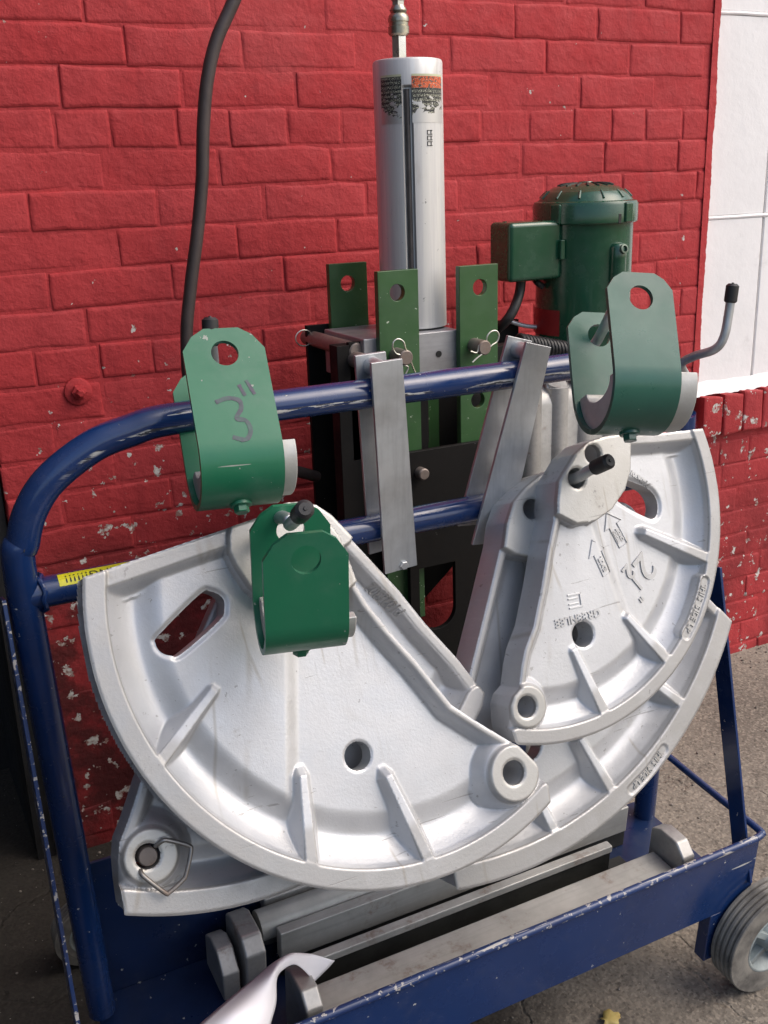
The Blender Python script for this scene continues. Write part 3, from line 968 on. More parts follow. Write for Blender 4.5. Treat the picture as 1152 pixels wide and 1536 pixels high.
def mark(root, Mx, height, body, p0, p1, size, name='lettering', spacing=1.0, up=0.0, depth=0.0014, bold=0.0006, lift=0.0):
    """raised cast lettering reading from p0 towards p1"""
    c = ((p0[0] + p1[0]) / 2, (p0[1] + p1[1]) / 2)
    ang = math.atan2(p1[1] - p0[1], p1[0] - p0[0]) + up
    L = Matrix.Translation((c[0], c[1], 0.0)) @ Matrix.Rotation(ang, 4, 'Z')
    b = text_mesh(body, size, L, depth, spacing, bold=bold)
    for v in b.verts: v.co.z += height(v.co) + lift
    o = obj(name, b, M['alu'], root, world=False, smooth=0)
    return o

def flat_piece(root, name, pts, zlo, zhi, mat):
    b = bmesh.new()
    plate(b, pts, [], zhi - zlo, Matrix.Translation((0, 0, zhi)))
    return obj(name, b, mat, root, world=False, bevel=0.0006)

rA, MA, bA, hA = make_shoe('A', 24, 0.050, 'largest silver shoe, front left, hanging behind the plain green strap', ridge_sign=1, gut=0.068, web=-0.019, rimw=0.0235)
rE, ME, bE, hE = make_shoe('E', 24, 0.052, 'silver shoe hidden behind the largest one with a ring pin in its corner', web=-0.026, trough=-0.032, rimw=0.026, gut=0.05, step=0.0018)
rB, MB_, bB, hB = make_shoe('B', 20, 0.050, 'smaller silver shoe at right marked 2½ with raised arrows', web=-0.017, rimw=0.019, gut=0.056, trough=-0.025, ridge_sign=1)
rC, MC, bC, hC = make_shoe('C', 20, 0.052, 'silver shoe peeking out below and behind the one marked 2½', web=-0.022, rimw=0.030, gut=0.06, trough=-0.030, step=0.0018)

T = SHOES['B']['text']
def arcs(n, root, Mx, height, T_, word, size):
    """THIS SIDE UP in a sunk capsule on the rim"""
    P = smooth_path([(p[0], p[1], 0) for p in T_], 10)
    L = sum((b - a).length for a, b in zip(P, P[1:]))
    w = size * 0.66
    s = 0.0; tot = len(word)
    acc = [0]
    for a, c in zip(P, P[1:]): acc.append(acc[-1] + (c - a).length)
    b = bmesh.new()
    for k, ch in enumerate(word):
        if ch == ' ': continue
        q = L * (0.06 + 0.88 * (k + 0.5) / tot)
        i = max(j for j in range(len(acc)) if acc[j] <= q); i = min(i, len(P) - 2)
        p = P[i].lerp(P[i + 1], (q - acc[i]) / max(acc[i + 1] - acc[i], 1e-9))
        t = (P[i + 1] - P[i]).normalized()
        hh = height((p.x, p.y))
        tb = text_mesh(ch, size, Matrix.Translation((p.x, p.y, hh + 0.0002)) @ Matrix.Rotation(math.atan2(t.y, t.x), 4, 'Z'), 0.0014, bold=0.0004)
        me = bpy.data.meshes.new('t'); tb.to_mesh(me); tb.free(); b.from_mesh(me); bpy.data.meshes.remove(me)
    obj('lettering', b, M['alu'], root, world=False, smooth=0)

arcs(0, rB, MB_, hB, T['up'], 'THIS SIDE UP', 0.0125)
arcs(0, rC, MC, hC, SHOES['C']['text']['up'], 'THIS SIDE UP', 0.0125)
mark(rB, MB_, hB, 'GREENLEE', *T['green'], 0.0150, spacing=1.10)
mark(rB, MB_, hB, 'P1026301', *T['pnum'], 0.0095, up=0)
mark(rE, ME, hE, 'P1026302', *SHOES['E']['text']['pnum'], 0.0140, depth=0.0036, bold=0.0004)
# size 2½: the big figure, then the stacked fraction
for key, body, sz in (('n2', '2', 0.056), ('half2', '2', 0.030), ('half1', '1', 0.030), ('inch', '"', 0.022)):
    a_, b_ = T[key]
    d_ = Vector((b_[0] - a_[0], b_[1] - a_[1])).normalized() * 0.004
    mark(rB, MB_, hB, body, (a_[0] - d_.x, a_[1] - d_.y), (a_[0] + d_.x, a_[1] + d_.y), sz, 'size_number', depth=0.0018)
def arrow(c0, c1, words, sc=1.0):
    """raised arrow; c0 tail text centre, c1 towards the point"""
    cx, cy = c0
    a = math.atan2(c1[1] - c0[1], c1[0] - c0[0])
    hh = hB(c0)
    pts = [(-0.022, -0.0075), (0.010, -0.0075), (0.010, -0.0165), (0.030, 0.0), (0.010, 0.0165), (0.010, 0.0075), (-0.022, 0.0075)]
    c, s = math.cos(a), math.sin(a)
    w = [(cx + (x * c - y * s) * sc, cy + (x * s + y * c) * sc) for x, y in pts]
    b = bmesh.new()
    tube(b, [(x, y, hB((x, y)) + 0.0003) for x, y in w], 0.0011, 6, closed=True)
    obj('arrow_outline', b, M['alu'], rB, world=False)
    for k, wd in enumerate(words):
        dy = (0.5 * (len(words) - 1) - k) * 0.0065
        x, y = -0.007, dy
        p = (cx + (x * c - y * s) * sc, cy + (x * s + y * c) * sc)
        mark(rB, MB_, hB, wd, p, (p[0] + c * 0.001, p[1] + s * 0.001), 0.0085 if len(words) == 1 else 0.0068, up=math.pi * 0)
arrow(T['emt'][0], T['emt'][1], ['E.M.T.'])
arrow(T['rig'][0], T['rig'][1], ['RIGID', 'CNDT'])
# square maker's emblem of bars
lx, ly = T['logo'][0]
la = math.atan2(T['logo'][1][1] - ly, T['logo'][1][0] - lx)
hh = hB((lx, ly))
b = bmesh.new()
for (x0, y0, x1, y1) in ((-0.011, -0.010, 0.011, -0.0075), (-0.011, 0.0075, 0.011, 0.010), (-0.011, -0.010, -0.0085, 0.010), (-0.006, -0.0045, 0.011, -0.0025), (-0.006, 0.0045, 0.011, 0.0025)):
    box(b, (x0, y0, -0.001), (x1, y1, 0.0016), Matrix.Translation((lx, ly, hh)) @ Matrix.Rotation(la, 4, 'Z'))
obj('maker_emblem', b, M['alu'], rB, world=False, bevel=0.0004)

# ring pin in the corner of the hidden shoe
hx, hy, hr = SHOES['E']['holes'][0]
pin = empty('ring_pin', ME @ Matrix.Translation((hx, hy, 0)), 'steel hitch pin with bent wire ring in the lower left shoe corner', 'ring pin')
b = bmesh.new()
lathe(b, [(0.0112, -0.05), (0.0112, 0.002), (0.0098, 0.005)], Matrix.Identity(4), 24)
obj('pin_shaft', b, mat_steel('dark_pin_steel', (0.13, 0.11, 0.10), 0.45, 0.5, (1, 1, 1), rust=0.5), pin, world=False)
b = bmesh.new()
ringp = [(0.010, 0.008, 0.002), (0.018, 0.0125, 0.008), (0.024, 0.0115, 0.009), (0.044, 0.0, 0.010), (0.0465, -0.007, 0.010), (0.036, -0.030, 0.010), (0.030, -0.036, 0.010), (0.014, -0.0435, 0.010), (0.009, -0.042, 0.010), (-0.009, -0.019, 0.008), (-0.011, -0.012, 0.002)]
tube(b, smooth_path(ringp, 6), 0.0026, 10)
obj('wire_ring', b, mat_steel('dull_ring_wire', (0.33, 0.31, 0.29), 0.4, 0.8, (1, 1, 1), rust=0.3), pin, world=False)

# ------------------------------------------------------------------ storage cart
cartE = empty('storage_cart', cart(0.64, 0.12, 0.0), 'blue tubular storage cart with a hoop frame and front tray', 'storage cart')
BH = 0.235                      # the hoop's plane
TR = 0.0192
lpx = [(153, 1515), (92, 1190), (31, 865), (34, 815), (46, 766), (77, 718), (138, 670), (195, 646), (255, 629), (330, 617), (430, 606)]
L_ = [cart_sight(x, y, BH) for x, y in lpx]
xl, xr = L_[2].x, cart_sight(1023, 660, BH).x
topL = L_[-1]
topR = cart_sight(763, 563, BH)
htop = (topL.z + topR.z) / 2
pts = [Vector((p.x, BH, p.z)) for p in L_[:9]] + [Vector((topL.x, BH, htop))]
rightp = []
for p in L_[2:9][::-1]:
    rightp.append(Vector((xr - (p.x - xl), BH, p.z)))
pts += [Vector((topR.x, BH, htop))] + rightp
pts += [Vector((cart_sight(968, 1208, BH).x, BH, 0.165))]
bm = bmesh.new()
sp = smooth_path(pts, 8)
tube(bm, [cart(*p) for p in sp], TR, 24)
obj('hoop_frame', bm, M['hoop'], cartE, smooth=50)
# lower cross bar
a = cart_sight(60, 888, BH); c_ = cart_sight(719, 762, BH)
hl = (a.z + c_.z) / 2
bm = bmesh.new(); tube(bm, [cart(xl + 0.005, BH, hl), cart(0.6, BH, hl), cart(xr - 0.004, BH, hl)], TR * 0.98, 24)
bar = obj('cross_bar', bm, M['blue'], cartE, smooth=50)
# weld beads where the bar meets the hoop
bm = bmesh.new()
tube(bm, [cart(xl + 0.021 + 0.002 * math.sin(k * 2.1), BH + math.cos(k * 0.393) * 0.0215, hl + math.sin(k * 0.393) * 0.0215) for k in range(16)], 0.0032, 8, closed=True)
obj('weld_bead', bm, M['blue'], cartE)
# tray
TX0, TX1 = 0.146, cart_sight(1145, 1252, 0).x
HF = 0.172                       # floor height
HR = 0.284                       # rim height
FX1 = 1.165
bm = bmesh.new(); cbox(bm, (TX0 + 0.004, 0.0005, HF - 0.004), (FX1, 0.272, HF)); obj('tray_floor', bm, M['blue_grimy'], cartE, bevel=0.001)
bm = bmesh.new(); cbox(bm, (TX0, -0.004, 0.158), (TX1 - 0.012, 0.0, HR)); obj('front_panel', bm, M['blue'], cartE, bevel=0.001)
bm = bmesh.new(); cbox(bm, (TX0 + 0.005, 0.2725, HF - 0.004), (0.9, 0.277, cart_sight(160, 1286, 0.275).z)); obj('back_rail', bm, M['blue_grimy'], cartE, bevel=0.001)
rod = [(TX0, -0.003, HR + 0.003), (TX1 - 0.02, -0.003, HR + 0.003), (TX1 - 0.005, 0.001, HR + 0.003), (TX1, 0.014, HR + 0.004), (TX1 - 0.004, 0.12, HR + 0.010), (TX1 - 0.006, 0.235, HR + 0.016)]
bm = bmesh.new(); tube(bm, [cart(*p) for p in smooth_path(rod[1:], 6)], 0.0062, 12)
obj('side_rod', bm, M['blue'], cartE)
bm = bmesh.new(); tube(bm, [cart(TX0 + (TX1 - 0.02 - TX0) * k / 20, -0.003, HR + 0.003) for k in range(21)], 0.0062, 12)
obj('rim_rod', bm, M['blue_worn'], cartE)
# gusset straps from the uprights down to the front of the tray
def strap(x, topb, toph, botb, both, w, name='gusset_strap'):
    d = Vector((0, botb - topb, both - toph)).normalized()
    q = Vector((0, -d.z, d.y))
    bm = bmesh.new()
    p0 = Vector((x, topb, toph)); p1 = Vector((x, botb, both))
    t = Vector((0.005, 0, 0))
    P = [p0 + q * w / 2, p0 - q * w / 2, p1 - q * w / 2, p1 + q * w / 2]
    hexa(bm, [cart(*p) for p in P] + [cart(*(p + t)) for p in P])
    return obj(name, bm, M['blue_worn' if x < 0.5 else 'blue'], cartE, bevel=0.001)
strap(xl - 0.0255, BH + 0.004, hl + 0.0, 0.030, HF - 0.012, 0.034)
def gx(px, py, h):
    pass
xs_ = xr + 0.03
tp = None
# right strap: solve where its sight line meets the strap's plane
def cart_x(px, py, x):
    d = CART_M @ (CR @ np.array([px - 576.0, py - 768.0, F_PX])); e = CART_M @ (EYE - CART_O)
    t = (x - e[0]) / d[0]
    return Vector(e + d * t)
pA = cart_x(1068, 850, xs_); pB = cart_x(1114, 1320, xs_)
strap(xs_, pA.y, pA.z, pB.y, pB.z, 0.034)

# wheels
def make_wheel(x, b0, b1, r, first=None):
    base = cart(x, (b0 + b1) / 2, r)
    bm = bmesh.new()
    ax = Vector(CART_M[1])
    Mx = look(base, -ax)
    w = abs(b1 - b0) / 2
    lathe(bm, [(0.020, -w - 0.004), (0.020, w + 0.004), (0.008, w + 0.006), (0.008, w + 0.012)], Mx, 20)
    hub = obj('wheel', bm, M['rim'], cartE, bevel=0.001)
    bm = bmesh.new()
    prof = [(r * 0.60, -w * 0.86)]
    prof += [(r * 0.80, -w), (r * 0.92, -w * 0.92)]
    ng = 5
    for k in range(ng):
        z = -w * 0.80 + 1.6 * w * k / (ng - 1)
        hw = w * 0.13
        prof += [(r * 0.985, z - hw), (r, z - hw * 0.6), (r, z + hw * 0.6), (r * 0.985, z + hw)]
        if k < ng - 1: prof += [(r * 0.945, z + hw * 1.25), (r * 0.945, z + 0.4 * w - hw * 1.25)]
    prof += [(r * 0.92, w * 0.92), (r * 0.80, w), (r * 0.76, w * 0.97), (r * 0.74, w * 1.0), (r * 0.60, w * 0.86)]
    lathe(bm, prof, Mx, 64, cap=False)
    obj('tyre', bm, M['tyre'], hub, smooth=35)
    bm = bmesh.new()
    lathe(bm, [(r * 0.61, -w * 0.8), (r * 0.61, w * 0.88), (r * 0.57, w * 0.90), (r * 0.52, w * 0.6), (r * 0.40, w * 0.15), (r * 0.26, w * 0.2), (r * 0.2, w * 0.9)], Mx, 48)
    for k in range(5):
        aa = 2 * math.pi * k / 5
        Rm = Mx @ Matrix.Rotation(aa, 4, 'Z')
        box(bm, (r * 0.19, -r * 0.06, w * 0.0), (r * 0.56, r * 0.06, w * 0.7), Rm)
    obj('rim', bm, M['rim'], hub, bevel=0.0015)
    return hub
make_wheel(1.196, -0.056, -0.006, 0.1)
make_wheel(0.19, -0.056, -0.006, 0.1)
# axle plates behind the wheels
for x in (1.12, 0.2):
    bm = bmesh.new(); cbox(bm, (x - 0.03, -0.0035, 0.06), (x + 0.05, 0.02, 0.157)); obj('axle_bracket', bm, M['blue'], cartE, bevel=0.002)
cc = sight(112, 1450, 1.0)
d_ = CART_M @ (CR @ np.array([122 - 576.0, 1440 - 768.0, F_PX])); e_ = CART_M @ (EYE - CART_O)
gp = Vector(e_ + d_ * (-e_[2] / d_[2]))
make_wheel(gp.x + 0.02, gp.y - 0.02, gp.y + 0.02, 0.062)
make_wheel(1.12, 0.43, 0.47, 0.062)
bm = bmesh.new(); cbox(bm, (gp.x, gp.y - 0.012, 0.062), (gp.x + 0.035, gp.y + 0.012, 0.165)); obj('axle_bracket', bm, M['blue'], cartE, bevel=0.002)

# yellow sticker bent over the lower bar
lx0 = cart_sight(90, 875, BH - TR).x; lx1 = lx0 + 0.125
bm = bmesh.new()
def on_bar(x, ang, r=TR * 0.98 + 0.0006):
    return cart(x, BH - math.cos(ang) * r, hl + math.sin(ang) * r)
G = [[bm.verts.new(on_bar(lx0 + (lx1 - lx0) * i / 8, R(33 + 52 * j / 6))) for i in range(9)] for j in range(7)]
for j in range(6):
    for i in range(8): bm.faces.new((G[j][i], G[j][i + 1], G[j + 1][i + 1], G[j + 1][i]))
st = obj('warning_sticker', bm, M['yellow'], cartE)
tb = text_mesh('WARNING!!!!!!', 0.0140, Matrix.Identity(4), 0.0, 1.05, bold=0.0)
mx = max(v.co.x for v in tb.verts); mn = min(v.co.x for v in tb.verts)
for v in tb.verts:
    x, y = v.co.x, v.co.y
    v.co = on_bar(lx0 + 0.008 + (mx - x) * 0.108 / (mx - mn), R(58 - y / TR * 57.3), TR * 0.98 + 0.0010)
obj('lettering', tb, M['ink'], st, smooth=0)

# pegs: bent rods with black rubber tips
def peg(pts, r=0.0068, tip=0.030):
    P = smooth_path(pts, 8)
    bm = bmesh.new(); tube(bm, P, r, 14)
    pg = obj('peg', bm, M['zinc'], cartE)
    d = (P[-1] - P[-3]).normalized()
    bm = bmesh.new()
    Mx = look(P[-1] - d * tip * 0.9, d)
    lathe(bm, [(r + 0.0008, -0.002), (r + 0.0026, 0.0), (r + 0.0026, tip - 0.003), (r * 0.9, tip), (r * 0.3, tip), (r * 0.22, tip + 0.0014)], Mx, 18)
    obj('rubber_tip', bm, M['rubber'], pg)
def ub(x, b, h): return cart(x, b, h)
# ------------------------------------------------------------------ green U-shaped straps
USET = 'green U-shaped pipe straps hung on pegs'
def make_strap(c, w, up, n, Rr, L, ch, cw, hh, W, label, mat, dx_roll=0.02, roll_top=0.0, t=0.0065, bolt=True):
    c = Vector(c) + Vector((0, 0, 1.25))
    Mx = axes(c, Vector(w), Vector(up), Vector(n))
    root = empty('pipe_strap', Mx, label, 'pipe strap', USET)
    bm = bmesh.new()
    ro, ri = Rr, Rr - t
    pathlen = []
    hole_r = 0.0155
    # two flat arms with a hole each, joined by a half-round bottom
    out = [(-W / 2, 0), (W / 2, 0), (W / 2, L - ch), (W / 2 - cw * 0.45, L - ch * 0.35), (W / 2 - cw, L), (-W / 2 + cw, L), (-W / 2 + cw * 0.45, L - ch * 0.35), (-W / 2, L - ch)]
    hol = [circ(0, L - hh, hole_r)]
    plate(bm, out, hol, t, Matrix.Translation((0, 0, ro)))
    plate(bm, out, hol, t, Matrix.Translation((0, 0, -ri)))
    # drop the hidden joint faces by building the bend with matching ends
    N = 20
    prev = None
    for i in range(N + 1):
        a = math.pi * i / N
        co, si = math.cos(a), -math.sin(a)
        cur = [bm.verts.new((x, si * r, co * r)) for x, r in ((-W / 2, ro), (W / 2, ro), (W / 2, ri), (-W / 2, ri))]
        if prev:
            for k in range(4): bm.faces.new((prev[k], prev[(k + 1) % 4], cur[(k + 1) % 4], cur[k]))
        prev = cur
    bmesh.ops.remove_doubles(bm, verts=bm.verts[:], dist=0.00005)
    # inside joint faces
    seen = {}
    for f in list(bm.faces):
        if len(f.verts) >= 3 and all(abs(v.co.y) < 1e-5 for v in f.verts): bm.faces.remove(f)
    s = obj('strap_plate', bm, mat, root, world=False, smooth=30)
    # half-round alloy saddle lying in the bend
    rs = ri - 0.0015
    bm = bmesh.new()
    x0, x1 = -W / 2 + 0.006, W / 2 + dx_roll
    rg = rs * 0.62
    prof = [(-rs, roll_top), (-rs * 0.985, roll_top + 0.002)]
    prof = []
    for i in range(25):
        a = math.pi * i / 24
        prof.append((math.cos(math.pi + a) * rs, math.sin(math.pi + a) * rs + roll_top))
    for i in range(17):
        a = math.pi * i / 16
        prof.append((math.cos(a) * rg, -math.sin(a) * rg * 0.55 + roll_top))
    A_ = [bm.verts.new((x0, y, z)) for z, y in prof]; B_ = [bm.verts.new((x1, y, z)) for z, y in prof]
    k = len(prof)
    for i in range(k): bm.faces.new((A_[i], A_[(i + 1) % k], B_[(i + 1) % k], B_[i]))
    bm.faces.new(A_[::-1]); bm.faces.new(B_)
    obj('saddle', bm, M['alu2'], root, world=False, bevel=0.0016, smooth=30)
    if bolt:
        bm = bmesh.new()
        Mb = look((0.0, -ro + 0.001, 0.0), (0, -1, 0))
        lathe(bm, [(0.0125, -0.001), (0.0125, 0.003), (0.0115, 0.0036)], Mb, 20)
        b2 = obj('bolt', bm, mat, root, world=False)
        bm = bmesh.new()
        lathe(bm, [(0.0088, 0.0036), (0.0088, 0.010), (0.0078, 0.0112)], Mb, 6)
        obj('bolt_head', bm, mat, b2, world=False, smooth=15)
    return root, Mx

M['alu2'] = mat_plain('rough_alloy', (0.50, 0.50, 0.48), 0.5, 0.35, 0.3, 14, (0.36, 0.34, 0.30), bump=0.3, bscale=120)
r3, M3 = make_strap((0.3615, 1.0959, -0.2962), (0.99264, -0.11662, -0.03269), (0.09386, 0.57012, 0.81618), (-0.07654, -0.81324, 0.57687), 0.0554, 0.1372, 0.0268, 0.0268, 0.0313, 0.093,
                    'light green strap with 3 inch mark written on it, upper left', M['green3'], 0.017)
rR, MR = make_strap((0.8386, 0.9913, -0.2481), (0.96051, -0.26058, -0.09755), (0.20995, 0.44869, 0.86868), (-0.18259, -0.85486, 0.48568), 0.064, 0.1181, 0.0213, 0.0221, 0.032, 0.085,
                    'dark blue-green strap high on the right in front of the motor', M['green_dark'], 0.026, -0.003)
UCs = 0.985
rCn, MCn = make_strap((0.3811 * UCs, 0.9674 * UCs, -0.4369 * UCs), (0.97752, -0.20981, -0.02068), (0.00973, -0.05311, 0.99854), (-0.2106, -0.9763, -0.04988), 0.0467 * UCs, 0.1034 * UCs, 0.0263, 0.0258, 0.0284, 0.089 * UCs,
                      'plain green strap hanging in front of the largest shoe', M['green3'], 0.010)
# handwritten 3" on the front arm
def stroke(bm, pts, w, Mx, z):
    P = smooth_path([(x, y, 0) for x, y in pts], 6)
    prev = None
    for i, p in enumerate(P):
        t = (P[min(i + 1, len(P) - 1)] - P[max(i - 1, 0)]).normalized(); q = Vector((-t.y, t.x, 0))
        ww = w * (0.85 + 0.3 * noise.noise(p * 300))
        cur = (bm.verts.new((p.x + q.x * ww, p.y + q.y * ww, z)), bm.verts.new((p.x - q.x * ww, p.y - q.y * ww, z)))
        if prev: bm.faces.new((prev[0], prev[1], cur[1], cur[0]))
        prev = cur
bm = bmesh.new()
zf = 0.0554 + 0.0004
stroke(bm, [(-0.020, 0.0465), (-0.006, 0.0505), (0.006, 0.047), (0.007, 0.037), (0.000, 0.026), (0.010, 0.022), (0.013, 0.010), (0.006, 0.000), (-0.008, 0.004)], 0.0030, M3, zf)
bm2 = bm
stroke(bm2, [(0.009, 0.066), (0.014, 0.052)], 0.0024, M3, zf)
stroke(bm2, [(0.018, 0.071), (0.025, 0.053)], 0.0024, M3, zf)
obj('marker_writing', bm, M['marker'], r3, world=False, smooth=0)

# pegs carrying them
def pt(Mx, x, y, z): return Mx @ Vector((x, y, z))
h3 = 0.1372 - 0.0313
pb = pt(M3, 0, h3 - 0.009, -0.0554)
peg([ub(cart_sight(330, 617, BH).x, BH - TR, htop - 0.005), pb + Vector((0, 0.012, -0.012)), pb, pt(M3, -0.004, h3 + 0.006, 0.0), sight(316, 505, pt(M3, 0, h3, 0.02).y), sight(315, 480, pt(M3, 0, h3, 0.02).y)])
hR = 0.1181 - 0.032
pb = pt(MR, 0, hR - 0.004, -0.064)
peg([ub(cart_sight(893, 545, BH).x, BH - TR, htop), pb + Vector((0, 0.02, -0.02)), pb, pt(MR, 0.0, hR + 0.018, -0.010), pt(MR, 0.003, hR + 0.045, 0.022)])
hC_ = (0.1034 - 0.0284 / 1) * UCs
pb = pt(MCn, -0.012, hC_ + 0.012, -0.0467)
peg([cart(cart_sight(420, 815, BH).x, BH - TR, hl), pb + Vector((0, 0.05, -0.03)), pb, pt(MCn, -0.006, hC_ + 0.022, -0.012), sight(436, 786, 0.955), sight(457, 764, 0.89)], 0.0072)
# the peg through the marked shoe
q = MB_ @ Vector((SHOES['B']['holes'][1][0], SHOES['B']['holes'][1][1], -0.003))
peg([cart(cart_sight(845, 742, BH).x, BH - TR, hl), q + Vector((-0.004, 0.05, -0.012)), q, sight(885, 705, q.y - 0.035), sight(913, 692, q.y - 0.07)], 0.0075, 0.032)
# empty peg bent upwards at the right end
YP = cart(xr, BH, 0.95).y
peg([cart(xr - 0.004, BH - 0.01, cart_sight(1020, 575, BH).z), sight(1022, 548, YP - 0.03), sight(1040, 535, YP - 0.06), sight(1072, 524, YP - 0.10), sight(1086, 505, YP - 0.11), sight(1093, 470, YP - 0.11), sight(1099, 428, YP - 0.11)], 0.0064, 0.024)

# ------------------------------------------------------------------ zinc hangers hooked over the bars
HG = 'zinc double-bar hangers over the cart rails'
def hanger(front_px, Yt, Yb, gap, label, bolt_px):
    (tl, tr, br, bl) = front_px
    P = [sight(*tl, Yt), sight(*tr, Yt), sight(*br, Yb), sight(*bl, Yb)]
    up = ((P[0] + P[1]) / 2 - (P[2] + P[3]) / 2).normalized()
    side = (P[1] - P[0]); side = (side - up * side.dot(up)).normalized()
    n = side.cross(up).normalized()
    if n.y > 0: n = -n
    t = 0.0055
    root = empty('zinc_hanger', (P[2] + P[3]) / 2, label, 'hanger', HG)
    bm = bmesh.new(); hexa(bm, P + [p - n * t for p in P]); fb = obj('front_bar', bm, M['zinc'], root, bevel=0.0008)
    Q = [p - n * (gap + t) for p in P]
    Q[2] = Q[2] + up * 0.012; Q[3] = Q[3] + up * 0.012
    bm = bmesh.new(); hexa(bm, Q + [p - n * t for p in Q]); obj('rear_bar', bm, M['zinc'], root, bevel=0.0008)
    mid = (P[0] + P[1]) / 2 - up * 0.016 - n * t
    bm = bmesh.new(); lathe(bm, [(0.0125, 0), (0.0125, gap)], look(mid, -n), 20); obj('spacer', bm, M['zinc'], root)
    if bolt_px:
        b0 = sight(*bolt_px, Yb)
        bm = bmesh.new(); lathe(bm, [(0.0065, -0.002), (0.0065, 0.004), (0.0055, 0.005)], look(b0, n), 6); obj('bolt', bm, M['zinc'], root, smooth=15)
    return root
yT = cart(0.6, BH - TR - 0.010, htop + 0.02).y
yB = cart(0.6, BH - TR - 0.010, hl - 0.03).y
hanger([(557, 545), (604, 538), (626, 848), (578, 862)], yT, yB, 0.040, 'zinc hanger standing nearly upright, left of the two on the rails', (605, 847))
hanger([(790, 513), (827, 521), (762, 812), (709, 818)], yT, yB, 0.040, 'zinc hanger leaning to the right beside the silver shoes', None)

# ------------------------------------------------------------------ pipe bender behind the cart
YB = 1.50            # front links of the bender
bend = empty('pipe_bender', (sight(620, 900, 1.56).x, 1.56, 0.0), 'hydraulic pipe bender with tall aluminium cylinder and green links', 'pipe bender')
pxl = sight(628, 498, YB); 
blk_l = sight(545, 506, YB).x; blk_r = sight(689, 495, YB).x
zt = sight(660, 497, YB).z; zb_ = zt - 0.075
YBk = YB + 0.155
bm = bmesh.new(); box(bm, (blk_l, YB, zb_), (blk_r, YBk, zt)); blk = obj('head_block', bm, M['block'], bend, bevel=0.002)
p = sight(658, 531, YB)
bm = bmesh.new(); lathe(bm, [(0.0055, 0.0), (0.0055, 0.002)], look((p.x, YB + 0.001, p.z), (0, -1, 0)), 16); obj('plug', bm, M['ink'], blk)
# cylinder
yc = YB + 0.078
cb = sight(618, 486, yc)
rc = 0.5 * (sight(662, 300, yc) - sight(562, 300, yc)).length * 0.888
ztop = sight(611, 91, yc).z
xc0 = (sight(575, 420, yc).x + sight(663, 420, yc).x) / 2
xt0 = (sight(560, 110, yc).x + sight(661, 110, yc).x) / 2
def mat_cylinder():
    s = Mt('brushed_aluminium', 0.48, 0.40)
    br = s.noise(90, 5, 0.65, vec=s.stretch((1, 1, 0.03)))
    c = s.mix(s.step(br, 0.35, 0.7), (0.70, 0.69, 0.66), (0.58, 0.57, 0.56))
    sp = s.math('GREATER_THAN', s.noise(120, 3, 0.6), 0.72)
    dr = s.mul(s.step(s.noise(16, 6, 0.7, vec=s.stretch((1, 1, 0.25))), 0.58, 0.75), 0.45)
    c = s.mix(dr, c, (0.33, 0.29, 0.24)); c = s.mix(s.mul(sp, 0.7), c, (0.16, 0.15, 0.14))
    s.color(c); s.rough(s.step(br, 0.3, 0.7, 0.40, 0.58)); s.bump(br, 0.1, 0.0006)
    return s.m
M['cyl'] = mat_cylinder()
slot_ang = R(-121)      # groove seen left of centre
bm = bmesh.new()
seg = 120
hs = [cb.z - 0.002, cb.z + 0.003, ztop - 0.044, ztop - 0.040, ztop - 0.004, ztop - 0.001, ztop]
rings = []
for k, z in enumerate(hs):
    ring = []
    cx_ = xc0 + (xt0 - xc0) * (z - cb.z) / (ztop - cb.z)
    for i in range(seg):
        a = 2 * math.pi * i / seg
        rr_ = rc
        da = abs((a - slot_ang + math.pi) % (2 * math.pi) - math.pi)
        if k <= 2 and da < R(7.6): rr_ -= 0.007
        if k == 5: rr_ -= 0.0016
        if k == 6: rr_ -= 0.004
        ring.append(bm.verts.new((cx_ + rr_ * math.cos(a), yc + rr_ * math.sin(a), z)))
    rings.append(ring)
for A_, B_ in zip(rings, rings[1:]):
    for i in range(seg): bm.faces.new((A_[i], A_[(i + 1) % seg], B_[(i + 1) % seg], B_[i]))
bm.faces.new(rings[-1])
cyl = obj('ram_cylinder', bm, M['cyl'], bend, smooth=30)
# dark bar lying in the groove
def on_cyl(a, z, dr=0.0):
    cx_ = xc0 + (xt0 - xc0) * (z - cb.z) / (ztop - cb.z)
    return Vector((cx_ + (rc + dr) * math.cos(a), yc + (rc + dr) * math.sin(a), z))
bm = bmesh.new()
tube(bm, [on_cyl(slot_ang, z, -0.0055) for z in np.linspace(cb.z + 0.002, ztop - 0.046, 6)], 0.0042, 10)
obj('groove_rod', bm, mat_plain('dark_rod', (0.09, 0.08, 0.08), 0.45, 0.3, 0.5, 30, (0.05, 0.045, 0.045)), cyl)
